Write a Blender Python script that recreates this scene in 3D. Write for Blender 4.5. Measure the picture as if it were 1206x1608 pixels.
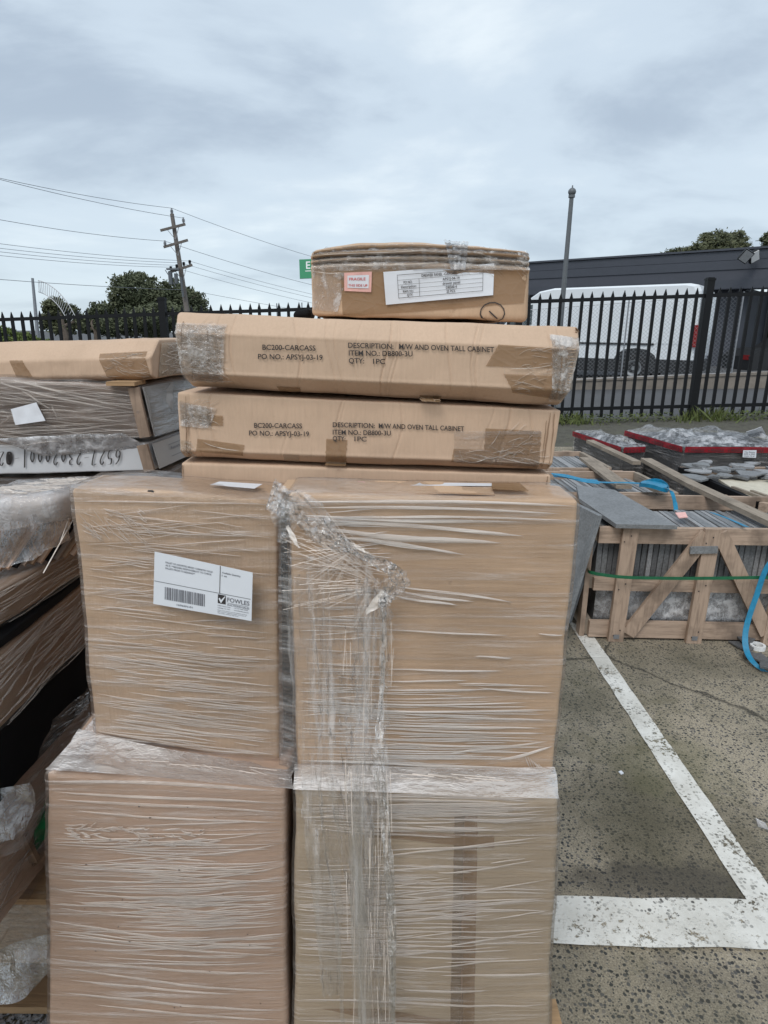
import bpy, math, random
from mathutils import Vector, noise, Matrix
random.seed(7)
R = math.radians
for o in list(bpy.data.objects): bpy.data.objects.remove(o)
scene = bpy.context.scene
COL = scene.collection

# ------------------------------------------------------------------ camera
F_PX, CX, CY, EYE, PITCH, ROLL = 1000.0, 603.0, 804.0, 1.5, math.atan(284/1000), 0.010
cam_d = bpy.data.cameras.new('camera'); cam = bpy.data.objects.new('camera', cam_d); COL.objects.link(cam)
cam_d.sensor_fit = 'VERTICAL'; cam_d.sensor_height = 24; cam_d.sensor_width = 18
cam_d.lens = 24*F_PX/1608; cam_d.clip_start = .05; cam_d.clip_end = 2000
FW = Vector((0, math.cos(PITCH), -math.sin(PITCH))); UP = Vector((0, math.sin(PITCH), math.cos(PITCH))); RT = Vector((1, 0, 0))
RR = RT*math.cos(ROLL)+UP*math.sin(ROLL); UU = UP*math.cos(ROLL)-RT*math.sin(ROLL)
EYEP = Vector((0, 0, EYE))
m = Matrix((RR, UU, -FW)).transposed().to_4x4(); m.translation = EYEP
cam.matrix_world = m
scene.camera = cam
scene.render.resolution_x = 768; scene.render.resolution_y = 1024

# ------------------------------------------------------------------ world (overcast), soft sun, exposure
SUN_EL, SUN_AZ = R(52), R(205)      # azimuth of the sun measured from +Y clockwise
world = bpy.data.worlds.new('World'); scene.world = world; world.use_nodes = True
wn, wl = world.node_tree.nodes, world.node_tree.links
wn.clear()
out = wn.new('ShaderNodeOutputWorld'); bg = wn.new('ShaderNodeBackground'); bg.inputs['Strength'].default_value = .1
sky = wn.new('ShaderNodeTexSky'); sky.sky_type = 'NISHITA'; sky.sun_disc = False; sky.sun_elevation = SUN_EL; sky.sun_rotation = SUN_AZ
tc = wn.new('ShaderNodeTexCoord')
sep = wn.new('ShaderNodeSeparateXYZ'); wl.new(tc.outputs['Generated'], sep.inputs[0])
def wmath(op, a, b=None, clamp=False):
    n = wn.new('ShaderNodeMath'); n.operation = op; n.use_clamp = clamp
    for i, v in enumerate((a, b)):
        if v is None: continue
        if isinstance(v, (int, float)): n.inputs[i].default_value = v
        else: wl.new(v, n.inputs[i])
    return n.outputs[0]
den = wmath('ADD', wmath('ABSOLUTE', sep.outputs[2]), .22)
comb = wn.new('ShaderNodeCombineXYZ')
wl.new(wmath('DIVIDE', sep.outputs[0], den), comb.inputs[0]); wl.new(wmath('DIVIDE', sep.outputs[1], den), comb.inputs[1])
n1 = wn.new('ShaderNodeTexNoise'); n1.inputs['Scale'].default_value = 1.0; n1.inputs['Detail'].default_value = 7; n1.inputs['Roughness'].default_value = .55; n1.inputs['Distortion'].default_value = .25
mp = wn.new('ShaderNodeMapping'); mp.inputs['Location'].default_value = (3.4, 1.2, 0); mp.inputs['Scale'].default_value = (1, 1.3, 1)
wl.new(comb.outputs[0], mp.inputs[0]); wl.new(mp.outputs[0], n1.inputs['Vector'])
rp = wn.new('ShaderNodeValToRGB'); rp.color_ramp.interpolation = 'EASE'
e = rp.color_ramp.elements; e[0].position = .36; e[0].color = (3.4, 4.1, 5.0, 1); e[1].position = .64; e[1].color = (6.7, 7.4, 7.9, 1)
el = e.new(.5); el.color = (5.0, 5.85, 6.7, 1)
n0 = wn.new('ShaderNodeTexNoise'); n0.inputs['Scale'].default_value = .32; n0.inputs['Detail'].default_value = 3; wl.new(mp.outputs[0], n0.inputs['Vector'])
wl.new(wmath('ADD', wmath('MULTIPLY', n1.outputs['Fac'], .72), wmath('MULTIPLY', n0.outputs['Fac'], .28)), rp.inputs[0])
hz = wmath('POWER', wmath('SUBTRACT', 1.0, wmath('ABSOLUTE', sep.outputs[2]), True), 7.0)
mixh = wn.new('ShaderNodeMixRGB'); mixh.inputs[2].default_value = (6.2, 7.2, 7.6, 1)
wl.new(wmath('MULTIPLY', hz, .55), mixh.inputs[0]); wl.new(rp.outputs[0], mixh.inputs[1])
mixs = wn.new('ShaderNodeMixRGB'); mixs.inputs[0].default_value = .93
wl.new(sky.outputs[0], mixs.inputs[1]); wl.new(mixh.outputs[0], mixs.inputs[2])
wl.new(mixs.outputs[0], bg.inputs[0]); wl.new(bg.outputs[0], out.inputs[0])

sd = bpy.data.lights.new('sun', 'SUN'); sd.energy = 1.3; sd.angle = R(25); sd.color = (1, .97, .92)
so = bpy.data.objects.new('sun', sd); COL.objects.link(so)
sdir = Vector((math.sin(SUN_AZ)*math.cos(SUN_EL), math.cos(SUN_AZ)*math.cos(SUN_EL), math.sin(SUN_EL)))
so.rotation_euler = sdir.to_track_quat('Z', 'Y').to_euler()
vs = scene.view_settings; vs.view_transform = 'Standard'; vs.look = 'None'; vs.gamma = 1; vs.use_curve_mapping = False; vs.exposure = 0.40
scene.cycles.transparent_max_bounces = 24; scene.cycles.max_bounces = 8

# ------------------------------------------------------------------ helpers
def ray(px, py): return FW+RR*((px-CX)/F_PX)-UU*((py-CY)/F_PX)
def at(px, py, d): return EYEP+ray(px, py)*d                # seen at this pixel, at this depth
def onY(px, py, Y): r = ray(px, py); return EYEP+r*(Y/r.y)
def onZ(px, py, z): r = ray(px, py); return EYEP+r*((z-EYE)/r.z)
def V(*a): return Vector(a)

def thing(name, label, cat, loc=(0, 0, 0), group=None, rz=0, kind=None):
    o = bpy.data.objects.new(name, None); COL.objects.link(o); o.location = loc; o.rotation_euler = (0, 0, rz); o.empty_display_size = .1
    o['label'] = label; o['category'] = cat
    if group: o['group'] = group
    if kind: o['kind'] = kind
    return o
def rootof(o):
    while o.parent: o = o.parent
    return o
def obj(name, vf, mat, parent=None, smooth=False, kind=None, label=None, local=False):
    """one mesh object; vertices in world space unless local"""
    verts, faces = vf
    off = Vector(rootof(parent).location) if (parent and not local) else Vector((0, 0, 0))
    me = bpy.data.meshes.new(name)
    me.from_pydata([tuple(Vector(v)-off) for v in verts], [], faces); me.validate()
    if isinstance(mat, (list, tuple)):
        for mm in mat: me.materials.append(mm)
    else: me.materials.append(mat)
    if smooth: me.polygons.foreach_set('use_smooth', [True]*len(me.polygons))
    o = bpy.data.objects.new(name, me); COL.objects.link(o)
    if parent: o.parent = parent
    if parent and name in ('film_pleat_glints', 'tape_crinkle_glints', 'film_strand_glints', 'film_strand_glint', 'dirt_specks', 'nail_heads', 'end_flutes', 'print', 'printed_lettering', 'lettering', 'handwriting'): kind = 'stuff'
    if kind: o['kind'] = kind
    if label: o['label'] = label
    return o
def inst(name, me, parent, loc, rot=(0, 0, 0), sc=(1, 1, 1)):
    o = bpy.data.objects.new(name, me); COL.objects.link(o); o.parent = parent
    o.location = loc; o.rotation_euler = rot; o.scale = sc
    return o
def tag(o, label, cat, group=None, kind=None):
    o['label'] = label; o['category'] = cat
    if group: o['group'] = group
    if kind: o['kind'] = kind
    return o
class MB:
    def __init__(s): s.v = []; s.f = []
    def add(s, vf):
        n = len(s.v); s.v += [Vector(v) for v in vf[0]]; s.f += [tuple(i+n for i in f) for f in vf[1]]; return s
    def box(s, c, size, rot=None):
        x, y, z = [a/2 for a in size]; c = Vector(c)
        vs_ = [V(sx*x, sy*y, sz*z) for sz in (-1, 1) for sy in (-1, 1) for sx in (-1, 1)]
        if rot is not None: vs_ = [rot @ v for v in vs_]
        return s.add(([v+c for v in vs_], [(0, 2, 3, 1), (4, 5, 7, 6), (0, 1, 5, 4), (2, 6, 7, 3), (0, 4, 6, 2), (1, 3, 7, 5)]))
    def bar(s, a, b, w, t, up=(0, 0, 1)):
        """bar from a to b, w wide across, t thick along the up direction"""
        a, b = Vector(a), Vector(b); d = (b-a).normalized(); u = Vector(up); sx = d.cross(u).normalized(); u = sx.cross(d).normalized()
        vs_ = [p+sx*(i*w/2)+u*(j*t/2) for p in (a, b) for i, j in ((-1, -1), (1, -1), (1, 1), (-1, 1))]
        return s.add((vs_, [(0, 1, 2, 3), (7, 6, 5, 4), (0, 4, 5, 1), (1, 5, 6, 2), (2, 6, 7, 3), (3, 7, 4, 0)]))
    def tube(s, pts, r, n=8, r2=None, cap=True):
        pts = [Vector(p) for p in pts]; rings = []; k = len(pts)
        for i, p in enumerate(pts):
            d = (pts[min(i+1, k-1)]-pts[max(i-1, 0)]).normalized()
            a = d.orthogonal().normalized() if i == 0 else (a-d*a.dot(d)).normalized()
            b = d.cross(a); rr = r if r2 is None else r+(r2-r)*i/(k-1)
            rings.append([p+(a*math.cos(2*math.pi*j/n)+b*math.sin(2*math.pi*j/n))*rr for j in range(n)])
        vs_ = [v for q in rings for v in q]; fs = []
        for i in range(k-1):
            for j in range(n): fs.append((i*n+j, i*n+(j+1) % n, (i+1)*n+(j+1) % n, (i+1)*n+j))
        if cap: fs += [tuple(range(n))[::-1], tuple((k-1)*n+j for j in range(n))]
        return s.add((vs_, fs))
    def prism(s, poly, d):
        """polygon (list of points) extruded by the vector d"""
        poly = [Vector(p) for p in poly]; d = Vector(d); n = len(poly)
        return s.add((poly+[p+d for p in poly], [tuple(range(n))[::-1], tuple(range(n, 2*n))]+[(i, (i+1) % n, n+(i+1) % n, n+i) for i in range(n)]))
    def get(s): return (s.v, s.f)
def lathe(profile, c, axis='z', n=24):
    vs_, fs = [], []
    for r, h in profile:
        for j in range(n):
            a = 2*math.pi*j/n; x, y = r*math.cos(a), r*math.sin(a)
            vs_.append(Vector(c)+(V(x, y, h) if axis == 'z' else V(x, h, y) if axis == 'y' else V(h, x, y)))
    for i in range(len(profile)-1):
        for j in range(n): fs.append((i*n+j, i*n+(j+1) % n, (i+1)*n+(j+1) % n, (i+1)*n+j))
    return vs_, fs
def spline(pts, k=8):
    pts = [Vector(p) for p in pts]; res = []
    for i in range(len(pts)-1):
        p0, p1, p2, p3 = pts[max(i-1, 0)], pts[i], pts[i+1], pts[min(i+2, len(pts)-1)]
        for j in range(k):
            t = j/k
            res.append(.5*((2*p1)+(p2-p0)*t+(2*p0-5*p1+4*p2-p3)*t*t+(3*p1-p0-3*p2+p3)*t**3))
    return res+[pts[-1]]
def ribbon(pts, wdir, w, th=.001, k=8):
    """flat strap along a smooth path; wdir = its width direction (or a list)"""
    c = spline(pts, k); vs_, fs = [], []; n = len(c)
    for i, p in enumerate(c):
        wd = Vector(wdir[min(i//k, len(wdir)-1)] if isinstance(wdir, list) else wdir).normalized()
        t = (c[min(i+1, n-1)]-c[max(i-1, 0)]).normalized(); nn = t.cross(wd).normalized()
        vs_ += [p-wd*w/2-nn*th/2, p+wd*w/2-nn*th/2, p+wd*w/2+nn*th/2, p-wd*w/2+nn*th/2]
    for i in range(n-1):
        a, b = 4*i, 4*i+4
        for j in range(4): fs.append((a+j, a+(j+1) % 4, b+(j+1) % 4, b+j))
    fs += [(3, 2, 1, 0), (4*n-4, 4*n-3, 4*n-2, 4*n-1)]
    return vs_, fs
_tc = {}
def text2d(s):
    """text as a flat mesh: verts (x,y) scaled to width 1 with cap height returned"""
    if s in _tc: return _tc[s]
    c = bpy.data.curves.new('t', 'FONT'); c.body = s; c.size = 1; c.resolution_u = 3; c.offset = .014
    o = bpy.data.objects.new('t', c); COL.objects.link(o)
    dg = bpy.context.evaluated_depsgraph_get(); me = bpy.data.meshes.new_from_object(o.evaluated_get(dg))
    v = [(p.co.x, p.co.y) for p in me.vertices]; f = [tuple(p.vertices) for p in me.polygons]
    bpy.data.objects.remove(o); bpy.data.curves.remove(c); bpy.data.meshes.remove(me)
    x0 = min(p[0] for p in v); x1 = max(p[0] for p in v)
    _tc[s] = ([((p[0]-x0)/(x1-x0), p[1]/.70) for p in v], f); return _tc[s]

class Quad:
    """bilinear patch; corners TL,TR,BR,BL; u right, v up"""
    def __init__(s, tl, tr, br, bl):
        s.c = [Vector(p) for p in (tl, tr, br, bl)]; s.n = (s.c[1]-s.c[0]).cross(s.c[3]-s.c[0]).normalized()
        if s.n.dot(s.c[0]-EYEP) > 0: s.n = -s.n
    def __call__(s, u, v, off=0):
        tl, tr, br, bl = s.c
        return (bl*(1-u)+br*u)*(1-v)+(tl*(1-u)+tr*u)*v+s.n*off
    def sheet(s, off=0, th=.0008, nu=1, nv=1, wob=0, rnd=0):
        vs_, fs = [], []
        for k_, o_ in ((0, off), (1, off+th)):
            for j in range(nv+1):
                for i in range(nu+1):
                    p = s(i/nu, j/nv, o_)
                    if wob: p += s.n*wob*(noise.noise(p*14)+.6*noise.noise(p*33))
                    vs_.append(p)
        N = (nu+1)*(nv+1)
        for j in range(nv):
            for i in range(nu):
                a = j*(nu+1)+i; fs += [(a, a+nu+1, a+nu+2, a+1), (N+a, N+a+1, N+a+nu+2, N+a+nu+1)]
        for i in range(nu):
            fs += [(i, i+1, N+i+1, N+i)]; a = nv*(nu+1)+i; fs += [(a+1, a, N+a, N+a+1)]
        for j in range(nv):
            a = j*(nu+1); b = a+nu+1; fs += [(b, a, N+a, N+b)]; a += nu; b += nu; fs += [(a, b, N+b, N+a)]
        return vs_, fs
    def text(s, t, u0, v0, w, h, off):
        """h = cap height in v, w = width in u"""
        v, f = text2d(t); return [s(u0+x*w, v0+y*h, off) for x, y in v], f
    def rect(s, u0, v0, u1, v1, off):
        return [s(u0, v0, off), s(u1, v0, off), s(u1, v1, off), s(u0, v1, off)], [(0, 1, 2, 3)]

# ------------------------------------------------------------------ node materials
class NT:
    def __init__(s, name, bump_only=False):
        s.m = bpy.data.materials.new(name); s.m.use_nodes = True; s.t = s.m.node_tree; s.t.nodes.clear()
        s.out = s.t.nodes.new('ShaderNodeOutputMaterial'); s.co = s.t.nodes.new('ShaderNodeTexCoord')
        s.b = s.t.nodes.new('ShaderNodeBsdfPrincipled'); s.t.links.new(s.b.outputs[0], s.out.inputs[0])
    def L(s, a, b): s.t.links.new(a, b)
    def setv(s, inp, v):
        if isinstance(v, (int, float)): inp.default_value = v
        elif isinstance(v, (tuple, list)): inp.default_value = tuple(v)+((1,) if len(v) == 3 and len(inp.default_value) == 4 else ())
        else: s.L(v, inp)
    def map(s, scale=(1, 1, 1), rot=(0, 0, 0), loc=(0, 0, 0), src='Object'):
        n = s.t.nodes.new('ShaderNodeMapping'); n.inputs['Scale'].default_value = scale; n.inputs['Rotation'].default_value = rot; n.inputs['Location'].default_value = loc
        s.L(s.co.outputs[src] if isinstance(src, str) else src, n.inputs[0]); return n.outputs[0]
    def noise(s, vec, scale, detail=4, rough=.55, dist=0):
        n = s.t.nodes.new('ShaderNodeTexNoise'); s.L(vec, n.inputs['Vector']); n.inputs['Scale'].default_value = scale
        n.inputs['Detail'].default_value = detail; n.inputs['Roughness'].default_value = rough; n.inputs['Distortion'].default_value = dist; return n.outputs['Fac']
    def voro(s, vec, scale, feature='F1', outp='Distance', rnd=1):
        n = s.t.nodes.new('ShaderNodeTexVoronoi'); n.feature = feature; s.L(vec, n.inputs['Vector']); n.inputs['Scale'].default_value = scale; n.inputs['Randomness'].default_value = rnd
        return n.outputs[outp]
    def wave(s, vec, scale, dist=0, det=2, dirn='X', dscale=1):
        n = s.t.nodes.new('ShaderNodeTexWave'); n.bands_direction = dirn; s.L(vec, n.inputs['Vector']); n.inputs['Scale'].default_value = scale
        n.inputs['Distortion'].default_value = dist; n.inputs['Detail'].default_value = det; n.inputs['Detail Scale'].default_value = dscale; return n.outputs['Fac']
    def ramp(s, fac, stops, interp='LINEAR'):
        n = s.t.nodes.new('ShaderNodeValToRGB'); n.color_ramp.interpolation = interp; e = n.color_ramp.elements
        while len(e) < len(stops): e.new(.5)
        for i, (p, c) in enumerate(stops):
            e[i].position = p; e[i].color = (c, c, c, 1) if isinstance(c, (int, float)) else tuple(c)+(1,)
        s.L(fac, n.inputs[0]); return n.outputs[0]
    def mix(s, fac, a, b, mode='MIX'):
        n = s.t.nodes.new('ShaderNodeMixRGB'); n.blend_type = mode; s.setv(n.inputs[0], fac)
        for i, v in ((1, a), (2, b)):
            if isinstance(v, (int, float)): v = (v, v, v)
            s.setv(n.inputs[i], v)
        return n.outputs[0]
    def math(s, op, a, b=0, clamp=False):
        n = s.t.nodes.new('ShaderNodeMath'); n.operation = op; n.use_clamp = clamp; s.setv(n.inputs[0], a); s.setv(n.inputs[1], b); return n.outputs[0]
    def bump(s, h, strength=.3, dist=.01, prev=None):
        n = s.t.nodes.new('ShaderNodeBump'); n.inputs['Strength'].default_value = strength; n.inputs['Distance'].default_value = dist; s.L(h, n.inputs['Height'])
        if prev is not None: s.L(prev, n.inputs['Normal'])
        return n.outputs[0]
    def set(s, color=None, rough=.6, metal=0, normal=None, spec=.5, alpha=None, coat=None):
        if color is not None: s.setv(s.b.inputs['Base Color'], color)
        s.setv(s.b.inputs['Roughness'], rough); s.b.inputs['Metallic'].default_value = metal; s.b.inputs['Specular IOR Level'].default_value = spec
        if normal is not None: s.L(normal, s.b.inputs['Normal'])
        if alpha is not None: s.setv(s.b.inputs['Alpha'], alpha)
        if coat is not None: s.b.inputs['Coat Weight'].default_value = coat
        return s.m

def cardboard(name, col, flute='v', seed=0, stain=.35):
    t = NT(name); c = t.map(loc=(seed*3.1, seed*1.7, seed))
    a = t.noise(c, 3.5, 5, .6); b = t.noise(t.map((60, 60, 6) if flute == 'v' else (6, 60, 60)), 4, 3, .6)
    f = t.wave(t.map(), 42 if flute == 'v' else 42, 1.2, 2, 'X' if flute == 'v' else 'Z', .6)
    dark = tuple(x*.84 for x in col); lite = tuple(min(1, x*1.10) for x in col)
    k = t.ramp(a, [(.3, dark), (.52, col), (.75, lite)])
    k = t.mix(.10, k, t.ramp(b, [(.3, tuple(x*.6 for x in col)), (.7, tuple(min(1, x*1.25) for x in col))]))
    k = t.mix(t.math('MULTIPLY', t.ramp(f, [(.0, 1), (.25, 0)]), .03), k, tuple(x*.7 for x in col))
    sp = t.ramp(t.noise(c, 38, 3, .7), [(.70, 0), (.76, 1)])
    k = t.mix(t.math('MULTIPLY', sp, stain), k, tuple(x*.5 for x in col))
    # crushed flutes: irregular long creases
    cr = t.ramp(t.noise(t.map((22, 22, .8) if flute == 'v' else (.8, 22, 22), loc=(seed, 0, seed)), 1.6, 4, .6), [(.35, 0), (.5, 1), (.62, .3)])
    n = t.bump(f, .04, .002); n = t.bump(cr, .10, .006, n); n = t.bump(t.noise(c, 14, 5, .6), .28, .008, n)
    return t.set(k, .72, normal=n, spec=.25)

M = {}
M['card'] = cardboard('cardboard_tan', (.56, .39, .26), 'v', 1)
M['card_pink'] = cardboard('cardboard_pinkish', (.56, .40, .285), 'v', 2)
M['card_h'] = cardboard('cardboard_flutes_across', (.57, .39, .255), 'h', 3)
M['card_low'] = cardboard('cardboard_rosy', (.53, .36, .26), 'h', 4)
M['card_pale'] = cardboard('cardboard_greyish', (.45, .345, .24), 'h', 5)
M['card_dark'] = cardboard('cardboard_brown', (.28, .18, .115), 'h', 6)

def film(name, lo=.03, hi=.34, stretch=(1.2, 1.2, 26), rot=(0, 0, 0), scale=3.0, bstr=.9, col=(.80, .77, .75), rough=.16, seed=0, p0=.52, p1=.68, fres=.45):
    t = NT(name); c = t.map(stretch, rot, (seed, seed*2, seed*.7))
    a = t.noise(c, scale, 5, .62, .25); b = t.noise(t.map((stretch[0]*1.6, stretch[1]*1.6, stretch[2]*.5), (rot[0], rot[1]+.16, rot[2]), (seed+4, 0, seed)), scale*1.4, 4, .6, .3)
    big = t.noise(t.map(loc=(seed, seed, 0)), 3.2, 3, .5)
    st = t.math('MAXIMUM', t.ramp(a, [(p0, 0), (p1, 1)]), t.math('MULTIPLY', t.ramp(b, [(p0+.04, 0), (p1+.04, 1)]), .8))
    st = t.math('MULTIPLY', st, t.ramp(big, [(.35, .35), (.6, 1)]))
    fac = t.math('ADD', lo, t.math('MULTIPLY', st, hi-lo))  # whitish streaks in the mix also stand for sky reflected on clear film
    n = t.bump(a, bstr, .012); n = t.bump(b, bstr*.6, .010, n)
    t.set(col, rough, normal=n, spec=.65)
    tr = t.t.nodes.new('ShaderNodeBsdfTransparent'); mx = t.t.nodes.new('ShaderNodeMixShader'); gl = t.t.nodes.new('ShaderNodeBsdfGlossy'); gl.inputs['Roughness'].default_value = .12
    fr = t.t.nodes.new('ShaderNodeFresnel'); fr.inputs['IOR'].default_value = 1.5; t.L(n, fr.inputs['Normal']); t.L(n, gl.inputs['Normal']); m2 = t.t.nodes.new('ShaderNodeMixShader')
    t.L(fac, mx.inputs[0]); t.L(tr.outputs[0], mx.inputs[1]); t.L(t.b.outputs[0], mx.inputs[2])
    t.L(t.math('MULTIPLY', fr.outputs[0], fres, True), m2.inputs[0]); t.L(mx.outputs[0], m2.inputs[1]); t.L(gl.outputs[0], m2.inputs[2]); t.L(m2.outputs[0], t.out.inputs[0])
    return t.m
M['film'] = film('stretch_film')
M['film_ledge'] = film('stretch_film_ledge', .36, .88, (2.5, 6, 30), scale=2.6, bstr=.9, seed=25, col=(.86, .81, .78), p0=.44, p1=.6)
M['film_b'] = film('stretch_film_dense', .05, .40, seed=5, fres=.5, col=(.82, .76, .72))
M['film_bunch'] = film('stretch_film_bunched', .10, .75, (14, 14, 14), scale=2.6, bstr=.8, seed=16, col=(.84, .80, .77), rough=.12, p0=.5, p1=.62, fres=.6)
M['film_left'] = film('stretch_film_side', .04, .34, (5, 1.0, 24), (R(0), 0, 0), 2.6, seed=9)
M['film_vert'] = film('stretch_film_hanging', .05, .40, (30, 8, 1.4), scale=2.4, bstr=.6, seed=3, col=(.82, .78, .75), fres=.28)
M['film_crumple'] = film('stretch_film_crumpled', .22, .85, (9, 9, 9), scale=2.6, bstr=.9, seed=6, fres=.7, col=(.78, .78, .80), rough=.12, p0=.46, p1=.6)
def foldmat(name, col, alpha, rough=.22):  # milky folds and crinkles; their pale colour stands in for sky reflections
    t = NT(name); n = t.noise(t.map((3, 3, 40)), 3, 3)
    return t.set(col, rough, spec=.7, alpha=t.math('MULTIPLY', t.ramp(n, [(.3, .55), (.7, 1)]), alpha), normal=t.bump(n, .4, .004))
M['crink'] = foldmat('tape_crinkle', (.82, .74, .66), .50)
M['fold'] = foldmat('film_fold_glint', (.90, .79, .70), .66)
M['fold_glint_white'] = foldmat('film_fold_glint_white', (.90, .82, .75), .85)
M['fold_glint_soft'] = foldmat('film_fold_glint_soft', (.82, .74, .67), .34)

def tape(name, col, alpha):
    t = NT(name); c = t.map(); v = t.voro(t.map((1, 1, 1.6)), 26, 'DISTANCE_TO_EDGE'); n = t.noise(c, 30, 4, .6)
    nn = t.bump(t.ramp(v, [(0, 1), (.12, 0)]), .12, .003); nn = t.bump(n, .4, .004, nn)
    k = t.mix(t.math('MULTIPLY', t.ramp(v, [(0, 1), (.035, 0)]), .05), col, (.62, .52, .42))
    return t.set(k, .28, normal=nn, spec=.5, alpha=alpha)
M['tape'] = tape('parcel_tape', (.33, .20, .105), .60)
M['tape_dark'] = tape('parcel_tape_dark', (.24, .155, .09), .6)
M['tape_clear'] = tape('clear_tape', (.46, .37, .28), .42)
def plain(name, col, rough=.6, metal=0, spec=.5, var=.15, scale=20, bump=.1):
    t = NT(name); n = t.noise(t.map(), scale, 5, .6)
    k = t.ramp(n, [(.25, tuple(x*(1-var) for x in col)), (.75, tuple(min(1, x*(1+var)) for x in col))])
    return t.set(k, rough, metal, normal=t.bump(n, bump, .004), spec=spec)
M['ink'] = plain('black_ink', (.035, .03, .03), .7)
M['paper'] = plain('label_paper', (.72, .74, .78), .45, var=.03, bump=.05)
M['paper_grey'] = plain('label_print_grey', (.16, .16, .18), .6)
M['pink'] = plain('pink_sticker', (.80, .45, .40), .5, var=.2, scale=60)
M['red_print'] = plain('red_print', (.62, .10, .10), .5, var=.3, scale=60)
M['black_metal'] = plain('black_powder_coat', (.007, .0075, .009), .45, 0, .25, .2)
M['galv'] = plain('galvanised_steel', (.30, .31, .33), .5, .6)
M['pole_grey'] = plain('grey_painted_pole', (.12, .13, .14), .5)
M['wire_grey'] = plain('weathered_wire', (.17, .18, .20), .6)
M['clad'] = plain('charcoal_cladding', (.052, .058, .074), .55, var=.08, scale=3)
M['clad2'] = plain('charcoal_wall', (.058, .063, .080), .7, var=.08, scale=2)
M['van_white'] = plain('van_white_paint', (.72, .75, .78), .28, var=.03, scale=2, bump=.02)
M['van_black'] = plain('van_black_plastic', (.018, .019, .021), .6)
M['glass'] = plain('dark_glass', (.03, .045, .05), .06, 0, .8, .05, 3, 0)
M['tyre'] = plain('tyre_rubber', (.014, .014, .015), .8)
M['rim'] = plain('wheel_steel', (.30, .31, .32), .4, .6)
M['red_lamp'] = plain('tail_lamp_red', (.22, .012, .012), .25)
M['green_sign'] = plain('green_sign_board', (.0, .22, .09), .5, var=.05)
M['white_paint'] = plain('white_enamel', (.75, .76, .76), .5, var=.05)
M['blue_strap'] = plain('blue_strap', (.006, .19, .34), .42, var=.25, scale=40)
M['green_strap'] = plain('green_strap', (.015, .13, .06), .4, var=.2, scale=40)
M['green_net'] = plain('green_plastic', (.01, .22, .07), .45, var=.3, scale=60)
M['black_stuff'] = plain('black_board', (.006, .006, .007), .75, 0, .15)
M['ceramic'] = plain('floodlight_grey', (.25, .26, .27), .4)
M['kerb'] = plain('concrete_wall', (.23, .20, .17), .85, var=.25, scale=4, bump=.4)

def wood(name, col, axis='x', seed=0, dirt=.5):
    t = NT(name); st = {'x': (1.2, 14, 14), 'y': (14, 1.2, 14), 'z': (14, 14, 1.2)}[axis]
    g = t.noise(t.map(st, loc=(seed, seed, seed)), 5, 6, .65, .6); d = t.noise(t.map(loc=(seed, 0, 0)), 5, 4, .6)
    k = t.ramp(g, [(.25, tuple(x*.55 for x in col)), (.5, col), (.75, tuple(min(1, x*1.2) for x in col))])
    k = t.mix(t.math('MULTIPLY', t.ramp(d, [(.46, 0), (.66, 1)]), dirt), k, tuple(x*.4 for x in col))
    kn = t.ramp(t.voro(t.map(tuple(x*.35 for x in st)), 3.2), [(.0, 1), (.07, 0)])
    k = t.mix(t.math('MULTIPLY', kn, .7), k, tuple(x*.25 for x in col))
    return t.set(k, .8, normal=t.bump(g, .45, .004), spec=.2)
M['wood_x'] = wood('crate_timber_across', (.43, .32, .245), 'x', 1, .9)
M['wood_y'] = wood('crate_timber_along', (.30, .25, .20), 'y', 2)
M['wood_z'] = wood('crate_timber_upright', (.42, .31, .235), 'z', 3, .85)
M['wood_pal'] = wood('pallet_timber', (.42, .27, .15), 'x', 4, .3)
M['wood_pole'] = wood('utility_pole_timber', (.17, .15, .135), 'z', 5, .3)
M['ply'] = wood('plywood_sheet', (.52, .38, .27), 'y', 6, .35)

def slate(name, col, seed=0):
    t = NT(name); c = t.map(loc=(seed, seed, 0)); a = t.noise(c, 6, 5, .6); b = t.noise(c, 90, 4, .7)
    k = t.ramp(a, [(.3, tuple(x*.7 for x in col)), (.7, tuple(x*1.25 for x in col))])
    k = t.mix(.35, k, t.ramp(b, [(.35, tuple(x*.45 for x in col)), (.65, tuple(x*1.7 for x in col))]))
    n = t.bump(b, .5, .003); n = t.bump(a, .3, .01, n)
    return t.set(k, .6, normal=n, spec=.4)
M['slate'] = slate('slate_bluegrey', (.19, .195, .20)); M['slate_lite'] = slate('slate_pale', (.27, .27, .275), 3); M['slate_dark'] = slate('slate_dark', (.12, .122, .126), 6)

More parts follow.
